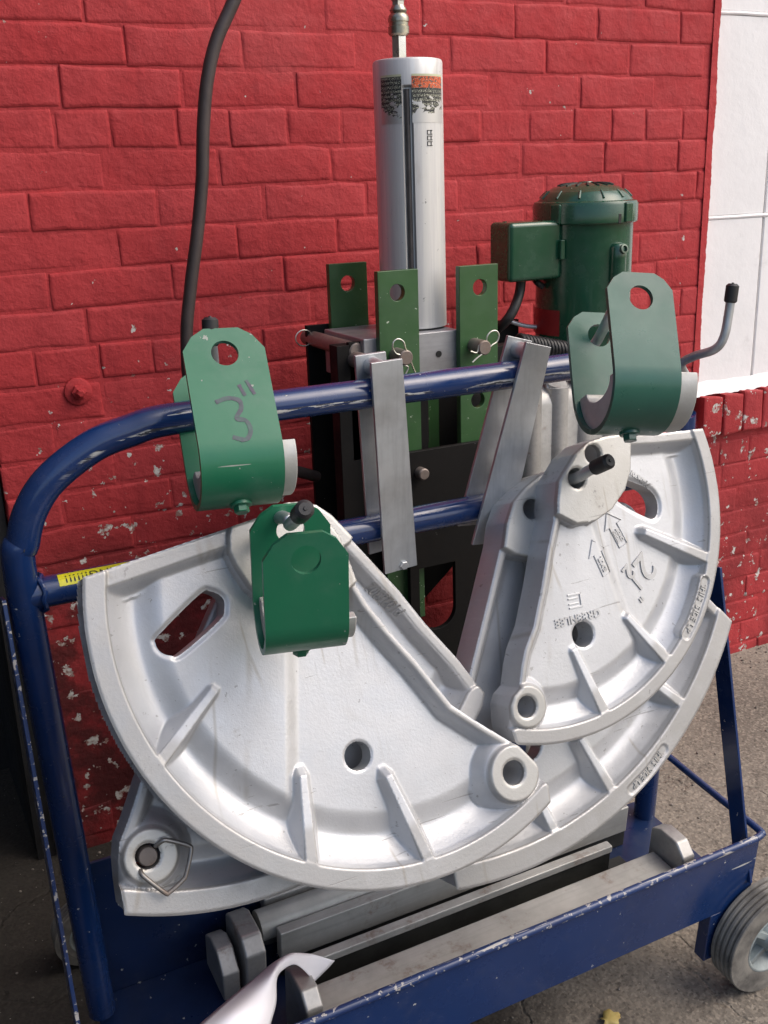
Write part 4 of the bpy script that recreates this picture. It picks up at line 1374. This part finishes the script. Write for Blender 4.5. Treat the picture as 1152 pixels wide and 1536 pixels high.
# torn label round the top
def mat_label():
    s = Mt('torn_label', 0.45, 0.1)
    u, v, _ = s.xyz(s.uvw)
    tear = s.add(s.noise(5.5, 5, 0.6, vec=s.uvw, dist=0.4), s.mul(s.math('SUBTRACT', 0.40, v), 0.50))
    gone = s.math('GREATER_THAN', tear, 0.545)
    band = s.math('GREATER_THAN', v, 0.72)
    right = s.math('GREATER_THAN', u, 0.5)
    cell = s.noise(60, 2, 0.5, vec=s.stretch((1.4, 0.5, 1), s.uvw))
    line = s.math('GREATER_THAN', s.math('SINE', s.mul(v, 70)), -0.1)
    txt = s.mul(line, s.math('GREATER_THAN', cell, 0.54))
    blk = s.mix(txt, (0.024, 0.024, 0.022), (0.46, 0.46, 0.34))
    org = s.mix(s.math('GREATER_THAN', s.noise(18, 5, 0.65, vec=s.uvw), 0.54), (0.62, 0.095, 0.02), (0.07, 0.06, 0.045))
    lab = s.mix(s.mul(band, right), blk, org)
    rim = s.math('GREATER_THAN', v, 0.955)
    lab = s.mix(rim, lab, (0.55, 0.56, 0.36))
    crack = s.math('GREATER_THAN', s.noise(38, 5, 0.7, vec=s.uvw), 0.60)
    lab = s.mix(crack, lab, (0.60, 0.60, 0.50))
    s.color(s.mix(gone, lab, (0.60, 0.59, 0.57)))
    s.metal(s.mul(gone, 0.75))
    s.bump(s.mul(gone, -1.0), 0.4, 0.0006)
    return s.m
bm = bmesh.new()
uvl = bm.loops.layers.uv.new('uv')
za_, zb2 = sight(611, 184, yc - rc).z, sight(611, 110, yc - rc).z
for (a0, a1, u0, u1) in ((slot_ang - R(47), slot_ang - R(8.2), 0.0, 0.42), (slot_ang + R(8.2), slot_ang + R(72), 0.5, 1.15)):
    n = 24; mrows = 4
    G = [[bm.verts.new(on_cyl(a0 + (a1 - a0) * i / n, za_ + (zb2 - za_) * j / mrows, 0.0004)) for i in range(n + 1)] for j in range(mrows + 1)]
    for j in range(mrows):
        for i in range(n):
            f = bm.faces.new((G[j][i], G[j][i + 1], G[j + 1][i + 1], G[j + 1][i]))
            for lp, (ii, jj) in zip(f.loops, ((i, j), (i + 1, j), (i + 1, j + 1), (i, j + 1))):
                lp[uvl].uv = (u0 + (u1 - u0) * ii / n, jj / mrows)
obj('torn_label', bm, mat_label(), cyl, smooth=60)
# stamped mark lower down
bm = bmesh.new()
zs = sight(636, 207, yc - rc).z
for k in range(3):
    a = slot_ang + R(38)
    c0 = on_cyl(a, zs + (k - 1) * 0.0085, 0.0003)
    nrm = Vector((math.cos(a), math.sin(a), 0)); Mx = look(c0, nrm, (-nrm.y, nrm.x, 0))
    for (x0, y0, x1, y1) in ((-0.005, 0.0024, 0.005, 0.0034), (-0.005, -0.0034, 0.005, -0.0024), (-0.005, -0.003, -0.004, 0.003), (0.002, -0.003, 0.003, 0.003)):
        box(bm, (x0, y0, -0.002), (x1, y1, 0.0004), Mx)
obj('stamped_mark', bm, M['ink'], cyl, smooth=0)
# coupler on top
tx = xt0 - 0.014
ky = yc
z0c = ztop
zz = [sight(596, y, ky).z for y in (83, 55, 51, 40, 34, 27, 22, 16, 8, 2, -20, -40)]
rr = lambda px: (sight(596 + px, 40, ky) - sight(596, 40, ky)).length * 0.9
bm = bmesh.new(); lathe(bm, [(rr(11.5), ztop - 0.002), (rr(11.5), zz[1]), (rr(10.5), zz[2])], look((tx, ky, 0), (0, 0, 1)), 6); cpl = obj('coupler_nipple', bm, M['wire'], cyl, smooth=20)
bm = bmesh.new(); lathe(bm, [(rr(13), zz[2] - 0.003), (rr(15.5), zz[2]), (rr(15.5), zz[3]), (rr(14.3), zz[3] + 0.001), (rr(14.3), zz[4]), (rr(15.5), zz[4] + 0.001), (rr(15.5), zz[5]), (rr(13.5), zz[6]), (rr(11), zz[6] + 0.002), (rr(12.5), zz[7] - 0.001), (rr(12.5), zz[7] + 0.001), (rr(9), zz[8])], look((tx, ky, 0), (0, 0, 1)), 32)
obj('coupler_sleeve', bm, mat_steel('brassy_coupler', (0.45, 0.42, 0.33), 0.3, 0.9, (1, 1, 1), rust=0.3), cyl)
bm = bmesh.new(); lathe(bm, [(rr(9.5), zz[8] - 0.004), (rr(9.5), zz[9]), (rr(11), zz[9] + 0.001), (rr(11), zz[10]), (rr(9), zz[11])], look((tx, ky, 0), (0, 0, 1)), 6)
obj('coupler_nut', bm, M['wire'], cyl, smooth=20)

# green link bars
def link_bar(tl, tr, y, bottom, hole_px, extra=()):
    A_ = sight(*tl, y); B_ = sight(*tr, y)
    zt_ = (A_.z + B_.z) / 2
    out = [(A_.x, bottom), (B_.x, bottom), (B_.x, zt_), (A_.x, zt_)]
    hs_ = []
    for hp, hr_ in [(hole_px, 0.0135)] + list(extra):
        h_ = sight(*hp, y); hs_.append(circ(h_.x, h_.z, hr_))
    bm = bmesh.new(); plate(bm, out, hs_, 0.0127, axes((0, y, 0), (1, 0, 0), (0, 0, 1), (0, -1, 0)))
    return obj('link_bar', bm, M['link'], bend, bevel=0.0009)
yl = YB - 0.014
b1 = link_bar((493, 396), (550, 393), YBk + 0.014, zt - 0.45, (522, 425))
b2 = link_bar((566, 407), (627, 404), yl, zt - 0.50, (596, 439))
b3 = link_bar((689, 399), (747, 396), yl, zt - 0.50, (720, 431), [((717, 600), 0.0135)])
b4 = link_bar((600, 396), (655, 393), YBk + 0.014, zt - 0.45, (628, 425))
# black frame: two flanged plates front and back, with a round-ended window
bl_front = (sight(523, 514, YB + 0.02), sight(567, 514, YB + 0.02))
def black_plate(name, px, y, zbot, t=0.010, hole=None):
    A_ = sight(px[0], px[2], y); B_ = sight(px[1], px[2], y)
    bm = bmesh.new()
    plate(bm, [(A_.x, zbot), (B_.x, zbot), (B_.x, A_.z), (A_.x, A_.z)], hole or [], t, axes((0, y, 0), (1, 0, 0), (0, 0, 1), (0, -1, 0)))
    return obj(name, bm, M['black'], bend, bevel=0.001)
ZF = 0.0
black_plate('frame_channel', (460, 498, 489), YBk + 0.03, ZF + 0.06)
black_plate('frame_channel', (523, 640, 514), YB + 0.012, sight(560, 690, YB).z, 0.010)
black_plate('frame_channel', (505, 566, 520), YB + 0.012, ZF + 0.06, 0.03)
black_plate('frame_channel', (688, 778, 488), YBk + 0.03, ZF + 0.06)
black_plate('frame_channel', (499, 687, 560), YBk + 0.03, sight(690, 815, YBk + 0.03).z)
black_plate('frame_channel', (742, 776, 520), YB + 0.012, ZF + 0.06, 0.03)
# lower web plate with a window through which the wall shows
zl = sight(660, 672, YB - 0.03).z
wx0, wx1 = sight(612, 700, YB - 0.03).x, sight(760, 700, YB - 0.03).x
win = [sight(x, y, YB - 0.03) for x, y in ((632, 850), (682, 845), (683, 905))]
wp = []
w0 = sight(632, 870, YB - 0.03); w1 = sight(683, 905, YB - 0.03)
for (x, y) in ((630, 822), (681, 812)): 
    q_ = sight(x, y, YB - 0.03); wp.append((q_.x, q_.z))
cxw = (w0.x + w1.x) / 2; rw = (w1.x - w0.x) / 2 + 0.002; czw = w1.z - 0.006
hole = [(cxw + rw * math.cos(t), czw + rw * math.sin(t)) for t in np.linspace(0, -math.pi, 14)] + [(cxw - rw, czw + 0.085), (cxw + rw, czw + 0.085)]
bm = bmesh.new(); plate(bm, [(wx0, 0.10), (wx1, 0.10), (wx1, zl), (wx0, zl)], [hole], 0.010, axes((0, YB - 0.028, 0), (1, 0, 0), (0, 0, 1), (0, -1, 0)))
obj('web_plate', bm, M['black'], bend, bevel=0.001)
# slanted brace behind the window
A_, B_ = sight(600, 940, YB + 0.10), sight(688, 840, YB + 0.10)
bm = bmesh.new()
d = (B_ - A_).normalized(); nn = Vector((d.z, 0, -d.x))
P = [A_ - d * 0.1 - nn * 0.0 , B_ + d * 0.1 - nn * 0.0, B_ + d * 0.1 - nn * 0.12, A_ - d * 0.1 - nn * 0.12]
hexa(bm, P + [p_ + Vector((0, 0.01, 0)) for p_ in P]); obj('brace_plate', bm, M['black'], bend, bevel=0.001)
bm = bmesh.new(); box(bm, (sight(470, 700, 1.6).x - 0.1, YB - 0.06, 0.0), (sight(740, 700, 1.6).x + 0.12, YBk + 0.05, 0.06)); obj('base_plate', bm, M['black'], bend, bevel=0.002)
bm = bmesh.new(); lathe(bm, [(0.022, 0), (0.022, 0.13)], look((xc0, yc, zb_ - 0.13), (0, 0, 1)), 28); obj('ram_rod', bm, mat_plain('dark_ram_steel', (0.08, 0.07, 0.07), 0.4, 0.6), bend)
# cross pins with hairpin clips
def hairpin(parent, Mx, s=1.0):
    P = [(-0.026, -0.006, 0), (-0.016, -0.013, 0), (-0.008, -0.004, 0), (0.0, -0.009, 0), (0.006, -0.005, 0), (0.012, 0.004, 0), (0.022, 0.0075, 0), (0.031, 0.004, 0), (0.033, -0.005, 0), (0.026, -0.013, 0), (0.014, -0.014, 0.001), (0.0, -0.018, 0.001), (-0.018, -0.021, 0.001), (-0.030, -0.024, 0.001)]
    bm = bmesh.new(); tube(bm, smooth_path([Mx @ (Vector(p_) * s) for p_ in P], 6), 0.0014, 8)
    return obj('hairpin_clip', bm, M['wire'], parent)
def cross_pin(px, y0, y1, r=0.0125, clip=None):
    a = sight(*px, y0)
    bm = bmesh.new(); lathe(bm, [(r - 0.002, 0), (r, 0.002), (r, y1 - y0)], look((a.x, y0, a.z), (0, 1, 0)), 24)
    pn = obj('cross_pin', bm, M['brown'], bend)
    if clip is not None:
        hairpin(pn, look((a.x, y0 + 0.007, a.z), (0, -1, 0), (math.cos(clip), 0, math.sin(clip))) @ Matrix.Translation((0.0, 0.012, 0.004)), 1.0)
    return pn
cross_pin((610, 537), yl - 0.036, YBk + 0.06, 0.0125, R(100))
cross_pin((728, 522), yl - 0.036, YBk + 0.06, 0.0125, R(20))
cross_pin((536, 527), YB + 0.01, YBk + 0.06, 0.0135)
cross_pin((637, 712), YB - 0.045, YBk + 0.03, 0.0100)
cross_pin((552, 545), YB - 0.035, YB + 0.02, 0.0135)
p_ = sight(456, 507, YBk + 0.03)
bm = bmesh.new(); tube(bm, [p_ + Vector((0.016 * math.cos(a), 0, 0.014 * math.sin(a))) for a in np.linspace(0.4, 5.6, 20)], 0.0013, 8); obj('clip_ring', bm, M['wire'], bend)

# ------------------------------------------------------------------ hydraulic pump with green motor
YM = 1.62
mb = sight(873, 500, YM)
rm = (sight(940, 420, YM) - sight(808, 420, YM)).length / 2 * 0.855
pump = empty('hydraulic_pump', (mb.x, YM, 0.0), 'dark green electric pump motor on a grey ribbed tank', 'hydraulic pump')
zt_ = sight(876, 322, YM).z; zb_m = sight(870, 515, YM).z
mx_ = (sight(808, 420, YM).x + sight(938, 420, YM).x) / 2
Mz = look((mx_, YM, 0), (0, 0, 1))
bm = bmesh.new(); lathe(bm, [(rm, zb_m - 0.02), (rm, zt_ + 0.01)], Mz, 56); body = obj('motor_body', bm, M['motor'], pump, bevel=0.002)
rf = rm * 1.085
zc_ = sight(876, 296, YM).z
bm = bmesh.new()
lathe(bm, [(rf * 0.985, zt_ - 0.014), (rf, zt_ - 0.012), (rf, zt_ + 0.018), (rf * 0.97, zt_ + 0.024), (rf * 0.90, zt_ + 0.026), (rf * 0.84, zt_ + 0.034), (rf * 0.76, zt_ + 0.042), (rf * 0.72, zt_ + 0.044)], Mz, 56)
cap = obj('fan_cover', bm, M['motor'], pump, smooth=28)
DOME = [(0.73, 0.0435), (0.62, 0.0495), (0.45, 0.0545), (0.25, 0.0575), (0.14, 0.0580)]
bm = bmesh.new()
lathe(bm, [(rf * r_, zt_ + z_) for r_, z_ in DOME] + [(rf * 0.13, zt_ + 0.0595), (rf * 0.02, zt_ + 0.060)], Mz, 48)
obj('vent_dome', bm, M['motor'], cap, smooth=40)
M['slot'] = mat_plain('dark_vent_slot', (0.004, 0.009, 0.006), 0.6)
for k in range(16):
    bm = bmesh.new()
    Rm = Mz @ Matrix.Rotation(2 * math.pi * (k + 0.5) / 16, 4, 'Z')
    tube(bm, [Rm @ Vector((rf * r_, 0, zt_ + z_ - 0.0006)) for r_, z_ in ((0.24, 0.0577), (0.34, 0.0563), (0.45, 0.0545), (0.53, 0.0522))], [0.0016, 0.0026, 0.0032, 0.0026], 8)
    obj('vent_slot', bm, M['slot'], cap)
for k in range(12):
    bm = bmesh.new()
    Rm = Mz @ Matrix.Rotation(2 * math.pi * (k + 0.5) / 12, 4, 'Z')
    tube(bm, [Rm @ Vector((rf * 0.73, 0, zt_ + 0.0435)), Rm @ Vector((rf * 0.78, 0, zt_ + 0.040)), Rm @ Vector((rf * 0.87, 0, zt_ + 0.031))], 0.0022, 8)
    obj('cover_rib', bm, M['motor'], cap)
for a in (R(200), R(-18), R(-75), R(90)):
    bm = bmesh.new()
    box(bm, (rf * 0.93, -0.011, zt_ - 0.013), (rf * 1.035, 0.011, zt_ + 0.022), Mz @ Matrix.Rotation(a, 4, 'Z'))
    obj('cover_boss', bm, M['motor'], cap, bevel=0.003)
bm = bmesh.new(); box(bm, (rf * 0.97, -0.0035, zt_ - 0.0145), (rf * 1.006, 0.0035, zt_ + 0.003), Mz @ Matrix.Rotation(R(-88), 4, 'Z')); obj('cover_notch', bm, M['ink'], cap, bevel=0.001)
# lifting lug boss on the body
bm = bmesh.new()
la = R(-86)
Ml = Mz @ Matrix.Rotation(la, 4, 'Z')
zl_ = sight(912, 372, YM - rm).z
lathe(bm, [(0.016, zl_ - 0.16), (0.0165, zl_ - 0.02), (0.0165, zl_), (0.013, zl_ + 0.006), (0.006, zl_ + 0.009)], Ml @ Matrix.Translation((rm, 0, 0)), 24)
lug = obj('bolt_boss', bm, M['motor'], body, smooth=45)
bm = bmesh.new()
lathe(bm, [(0.0085, 0), (0.0085, 0.010), (0.0055, 0.0105), (0.0055, 0.004)], look(Ml @ Vector((rm + 0.010, 0, zl_ - 0.004)), (Ml.to_3x3() @ Vector((1, 0.0, 0.25)))), 18)
obj('lug_eye', bm, mat_plain('worn_green', (0.12, 0.16, 0.12), 0.4, 0.3), body)
# junction box
bA = sight(762, 338, YM - 0.035); bB = sight(822, 340, YM - 0.035); bC = sight(768, 424, YM - 0.035)
bm = bmesh.new(); box(bm, (sight(765, 380, YM - 0.04).x, YM - 0.04, bC.z), (mx_ - rm + 0.010, YM + 0.030, bA.z + 0.004)); jb = obj('junction_box', bm, M['motor'], pump, bevel=0.009, seg=4)
bm = bmesh.new(); box(bm, (mx_ - rm + 0.0, YM - 0.049, bC.z + 0.035), (mx_ - rm + 0.010, YM - 0.0395, bA.z - 0.03)); obj('box_hinge', bm, M['motor'], jb, bevel=0.002)
sc = sight(757, 333, YM - 0.0)
bm = bmesh.new(); lathe(bm, [(0.004, 0), (0.004, 0.002)], look((sc.x, YM + 0.0, bA.z + 0.0035), (0, 0, 1)), 12); obj('box_screw', bm, M['motor'], jb)
# power lead from the box
bm = bmesh.new(); tube(bm, smooth_path([sight(782, 418, YM), sight(779, 440, YM), sight(770, 465, YM - 0.01), sight(756, 485, YM), sight(735, 500, YM + 0.06), sight(700, 520, YM + 0.10)], 8), 0.0092, 14); obj('power_lead', bm, M['rubber'], pump)
bm = bmesh.new(); tube(bm, smooth_path([sight(765, 482, YM + 0.05), sight(790, 489, YM + 0.04), sight(825, 491, YM + 0.02)], 8), 0.0042, 10); obj('pipe_stub', bm, M['zinc'], pump)
bm = bmesh.new(); tube(bm, smooth_path([sight(800, 416, YM + 0.02), sight(806, 424, YM + 0.0), sight(814, 430, YM - 0.0)], 8), 0.006, 10); obj('power_lead', bm, M['rubber'], pump)
# coil of control cable under the motor
bm = bmesh.new()
c0 = sight(780, 514, YM - 0.06); c1 = sight(850, 526, YM - 0.09)
ax_ = (c1 - c0)
tube(bm, [c0 + ax_ * (k / 160) + Vector((0, math.cos(k * 0.55) * 0.014, math.sin(k * 0.55) * 0.014)) for k in range(161)], 0.0042, 8)
obj('coiled_cord', bm, M['rubber'], pump)
# red patch wrapped on the body
bm = bmesh.new()
a0 = math.atan2(sight(812, 480, YM).y - YM - 0.02, sight(812, 480, YM).x - mx_)
zq0, zq1 = sight(825, 501, YM).z, sight(825, 463, YM).z
aa = np.linspace(R(150), R(205), 8)
G = [[bm.verts.new((mx_ + (rm + 0.0006) * math.cos(t), YM + (rm + 0.0006) * math.sin(t), z)) for t in aa] for z in (zq0, zq1)]
for i in range(7): bm.faces.new((G[0][i], G[0][i + 1], G[1][i + 1], G[1][i]))
obj('red_patch', bm, M['patch_red'], body)
# ribbed grey tank under the motor
tx0, tx1 = sight(775, 620, YM - 0.1).x, sight(930, 620, YM - 0.1).x
ztk = sight(830, 580, YM - 0.1).z
bm = bmesh.new(); lathe(bm, [(rm * 1.04, ztk - 0.005), (rm * 1.06, zb_m - 0.015)], Mz, 48); obj('motor_flange', bm, M['black'], pump, bevel=0.002)
bm = bmesh.new()
def rrect(x0, x1, y0, y1, r, n=6):
    P = []
    for cx_, cy_, a in ((x1 - r, y1 - r, 0), (x0 + r, y1 - r, 90), (x0 + r, y0 + r, 180), (x1 - r, y0 + r, 270)):
        for k in range(n + 1): P.append((cx_ + r * math.cos(R(a + 90 * k / n)), cy_ + r * math.sin(R(a + 90 * k / n))))
    return P
prev = None
for z, ins in ((0.10, 0.0), (ztk - 0.03, 0.0), (ztk - 0.012, 0.006), (ztk - 0.003, 0.018), (ztk, 0.034)):
    cur = [bm.verts.new((x, y, z)) for x, y in rrect(tx0 + ins, tx1 - ins, YM - 0.11 + ins, YM + 0.11 - ins, 0.03)]
    if prev:
        for i in range(len(cur)): bm.faces.new((prev[i], prev[(i + 1) % len(cur)], cur[(i + 1) % len(cur)], cur[i]))
    prev = cur
bm.faces.new(prev)
tank = obj('oil_tank', bm, M['cast'], pump, smooth=40)
for k in range(4):
    x = tx0 + 0.030 + k * (tx1 - tx0 - 0.06) / 3
    bm = bmesh.new(); tube(bm, smooth_path([(x, YM - 0.098, 0.12), (x, YM - 0.098, ztk - 0.05), (x, YM - 0.094, ztk - 0.03), (x, YM - 0.08, ztk - 0.020)], 5), 0.022, 20)
    obj('tank_rib', bm, M['cast'], tank)
bm = bmesh.new(); box(bm, (tx0 - 0.01, YM - 0.13, 0.0), (tx1 + 0.01, YM + 0.13, 0.099)); obj('pump_stand', bm, M['black'], pump, bevel=0.003)

# hose from the coupler, over the top and down behind the cart
YH = 1.60
hp = [Vector((tx, ky, zz[11] - 0.004)), Vector((tx - 0.005, ky, zz[11] + 0.10)), sight(560, -260, 1.58), sight(470, -300, 1.6), sight(400, -120, YH), sight(352, -2, YH), sight(325, 60, YH), sight(311, 120, YH), sight(305, 190, YH), sight(303, 270, YH), sight(296, 350, YH), sight(286, 430, YH), sight(280, 510, YH), sight(290, 600, YH), sight(340, 680, YH), sight(400, 700, YH), sight(440, 706, YH), sight(475, 715, YH + 0.03)]
bm = bmesh.new(); tube(bm, smooth_path(hp, 10), 0.0100, 16)
tag(obj('hydraulic_hose', bm, M['hose'], None), 'black rubber hydraulic hose running down the left side of the red wall', 'hose')

# ------------------------------------------------------------------ loose steel in the tray
def px_h(px, py, h):
    d = CART_M @ (CR @ np.array([px - 576.0, py - 768.0, F_PX])); e = CART_M @ (EYE - CART_O)
    return Vector(e + d * ((h - e[2]) / d[2]))
def lug_block(bm, x0, x1, b0, b1, h0, h1, ch=0.016):
    out = [(b0, h0), (b1, h0), (b1, h1 - ch * 0.6), (b1 - ch, h1), (b0 + ch, h1), (b0, h1 - ch)]
    A_ = [bm.verts.new(cart(x0, b, h)) for b, h in out]; B_ = [bm.verts.new(cart(x1, b, h)) for b, h in out]
    k = len(out)
    for i in range(k): bm.faces.new((A_[i], A_[(i + 1) % k], B_[(i + 1) % k], B_[i]))
    bm.faces.new(A_[::-1]); bm.faces.new(B_)
FR = 'grey steel cradles lying in the cart tray'
cr1 = empty('steel_cradle', cart(0.7, 0.06, HF + 0.001), 'long grey steel cradle with end lugs lying just inside the tray rim', 'steel cradle', FR)
M['cradle_light'] = mat_steel('worn_cradle_top', (0.50, 0.50, 0.47), 0.5, 0.35, (0.05, 1, 1), rust=0.5)
M['grease_shade'] = mat_plain('greasy_shaded_channel', (0.03, 0.031, 0.028), 0.5, 0.2, 0.4, 12, (0.015, 0.015, 0.014))  # greasy floor tone, also used to paint shade below the rear rail
H1 = HF + 0.074
X0, X1 = cart_sight(478, 1490, 0.05).x, cart_sight(986, 1305, 0.06).x
bm = bmesh.new(); cbox(bm, (X0, 0.020, HF + 0.001), (X1, 0.150, HF + 0.020)); obj('base_strip', bm, M['grease_shade'], cr1, bevel=0.001)
bm = bmesh.new(); cbox(bm, (X0, 0.018, HF + 0.0205), (X1 + 0.012, 0.085, H1)); obj('front_rail', bm, M['cradle_light'], cr1, bevel=0.002)
bm = bmesh.new(); cbox(bm, (X0, 0.131, HF + 0.0205), (cart_sight(915, 1290, 0.13).x, 0.140, H1 - 0.016)); obj('rear_web', bm, M['grease_shade'], cr1, bevel=0.001)  # dark finish paints in the shadow on this upright face
bm = bmesh.new(); cbox(bm, (X0, 0.127, H1 - 0.0155), (cart_sight(915, 1290, 0.13).x, 0.143, H1 - 0.002)); obj('rear_rail', bm, M['cradle_light'], cr1, bevel=0.002)
hL = HF + 0.122
for x in (X1 + 0.014, X0 - 0.030):
    bm = bmesh.new(); lug_block(bm, x, x + 0.026, 0.022, 0.100, HF + 0.001, hL, 0.02); obj('end_lug', bm, M['cast'], cr1, bevel=0.004, seg=3)
cr2 = empty('steel_cradle', cart(0.7, 0.21, HF + 0.001), 'second grey steel cradle behind, partly under the silver shoes', 'steel cradle', FR)
B2 = 0.186
X2, X3 = cart_sight(420, 1410, B2).x, cart_sight(938, 1240, B2).x
hA2 = cart_sight(420, 1400, B2).z; hB2 = cart_sight(420, 1441, B2).z
bm = bmesh.new(); cbox(bm, (X2, B2, HF + 0.001), (X3, B2 + 0.012, hB2 - 0.001)); obj('front_web', bm, M['grease_shade'], cr2, bevel=0.001)
bm = bmesh.new(); cbox(bm, (X2, B2 - 0.003, hB2), (X3, B2 + 0.015, hA2)); obj('front_rail', bm, M['cradle_light'], cr2, bevel=0.002)
bm = bmesh.new(); cbox(bm, (X2, 0.250, HF + 0.001), (X3, 0.268, hA2 + 0.01)); obj('rear_rail', bm, M['cast'], cr2, bevel=0.004, seg=3)
bm = bmesh.new(); tube(bm, [cart(X2 - 0.02, 0.226, hA2 - 0.012), cart(0.70, 0.226, hA2 - 0.012), cart(X3, 0.226, hA2 - 0.012)], 0.0235, 20); obj('roller_bar', bm, M['cradle_light'], cr2)
XL = cart_sight(398, 1420, 0.17).x
bm = bmesh.new(); lug_block(bm, XL - 0.032, XL, 0.165, 0.255, HF + 0.001, cart_sight(388, 1415, 0.165).z, 0.02); obj('end_lug', bm, M['cast'], cr2, bevel=0.004, seg=3)
bm = bmesh.new()
lug_block(bm, XL - 0.066, XL - 0.040, 0.170, 0.250, HF + 0.012, HF + 0.085, 0.026)
box_ = box(bm, (XL - 0.060, 0.178, HF + 0.001), (XL - 0.034, 0.242, HF + 0.0115))
for v in box_: v.co = cart(*v.co)
obj('end_foot', bm, M['cast'], cr2, bevel=0.003)

# curled sheet of paper sticking out over the rim
def cs(px, py, b):
    return cart(*cart_sight(px, py, b))
rows = [
    [cs(225, 1600, -0.05), cs(300, 1600, -0.07), cs(360, 1600, -0.07), cs(395, 1600, -0.05)],
    [cs(300, 1536, -0.02), cs(345, 1530, -0.05), cs(385, 1536, -0.05), cs(405, 1540, -0.03)],
    [cs(345, 1497, 0.01), cs(378, 1492, -0.015), cs(400, 1497, -0.02), cs(414, 1505, -0.005)],
    [cs(385, 1465, 0.035), cs(402, 1460, 0.015), cs(411, 1462, 0.005), cs(415, 1470, 0.012)],
    [cs(410, 1444, 0.05), cs(418, 1441, 0.035), cs(422, 1446, 0.025), cs(424, 1455, 0.026)],
    [cs(436, 1431, 0.062), cs(440, 1430, 0.050), cs(442, 1437, 0.042), cs(443, 1447, 0.042)],
    [cs(466, 1431, 0.072), cs(464, 1436, 0.066), cs(462, 1447, 0.060), cs(462, 1462, 0.058)],
    [cs(502, 1441, 0.078), cs(494, 1450, 0.076), cs(484, 1460, 0.074), cs(470, 1474, 0.070)],
]
bm = bmesh.new()
cols = [smooth_path([r[i] for r in rows], 6) for i in range(4)]
fine = []
for k in range(len(cols[0])):
    fine.append([bm.verts.new(p_) for p_ in smooth_path([cols[i][k] for i in range(4)], 4)])
for A_, B_ in zip(fine, fine[1:]):
    for i in range(len(A_) - 1): bm.faces.new((A_[i], A_[i + 1], B_[i + 1], B_[i]))
po = obj('paper_sheet', bm, M['paper'], None, smooth=60)
md = po.modifiers.new('solidify', 'SOLIDIFY'); md.thickness = 0.0004
tag(po, 'curled white paper sheet stuck between the cradle lug and tray rim', 'paper')

# fallen leaf on the pavement
lp = px_h(912, 1531, 0.004)
bm = bmesh.new()
ring = []
for k in range(26):
    a = 2 * math.pi * k / 26
    r_ = 0.013 * (1 + 0.16 * math.cos(5 * a) + 0.12 * math.sin(9 * a) + 0.35 * math.cos(a))
    ring.append(bm.verts.new(cart(lp.x + r_ * math.cos(a) * 1.3, lp.y + r_ * math.sin(a), 0.004 + 0.006 * abs(math.sin(a * 1.5)))))
cv = bm.verts.new(cart(lp.x, lp.y, 0.006))
for k in range(26): bm.faces.new((cv, ring[k], ring[(k + 1) % 26]))
lo_ = obj('fallen_leaf', bm, M['leaf'], None, smooth=60)
md = lo_.modifiers.new('solidify', 'SOLIDIFY'); md.thickness = 0.0006
tag(lo_, 'small yellow fallen leaf on the pavement in front of the tray', 'leaf')

# loose grit on the pavement
rg = random.Random(4)
gm = bmesh.new()
for k in range(420):
    gx_ = rg.uniform(0.0, 2.6); gy_ = rg.uniform(0.7, 1.83) if rg.random() < 0.6 else 1.84 - abs(rg.gauss(0, 0.05))
    r_ = rg.uniform(0.0014, 0.0045)
    c_ = Vector((gx_, gy_, ground_z(gy_) + r_ * 0.45))
    t_ = bmesh.ops.create_icosphere(gm, subdivisions=1, radius=r_, matrix=Matrix.Translation(c_) @ Matrix.Rotation(rg.uniform(0, 6), 4, 'Z') @ Matrix.Diagonal((1, rg.uniform(0.6, 1), rg.uniform(0.5, 0.9), 1)))
gr = obj('grit', gm, mat_plain('pavement_grit', (0.24, 0.21, 0.18), 0.9, 0, 0.5, 30, (0.08, 0.07, 0.06)), None, smooth=0)
tag(gr, 'loose grit and small stones scattered over the pavement', 'grit', None, 'stuff')
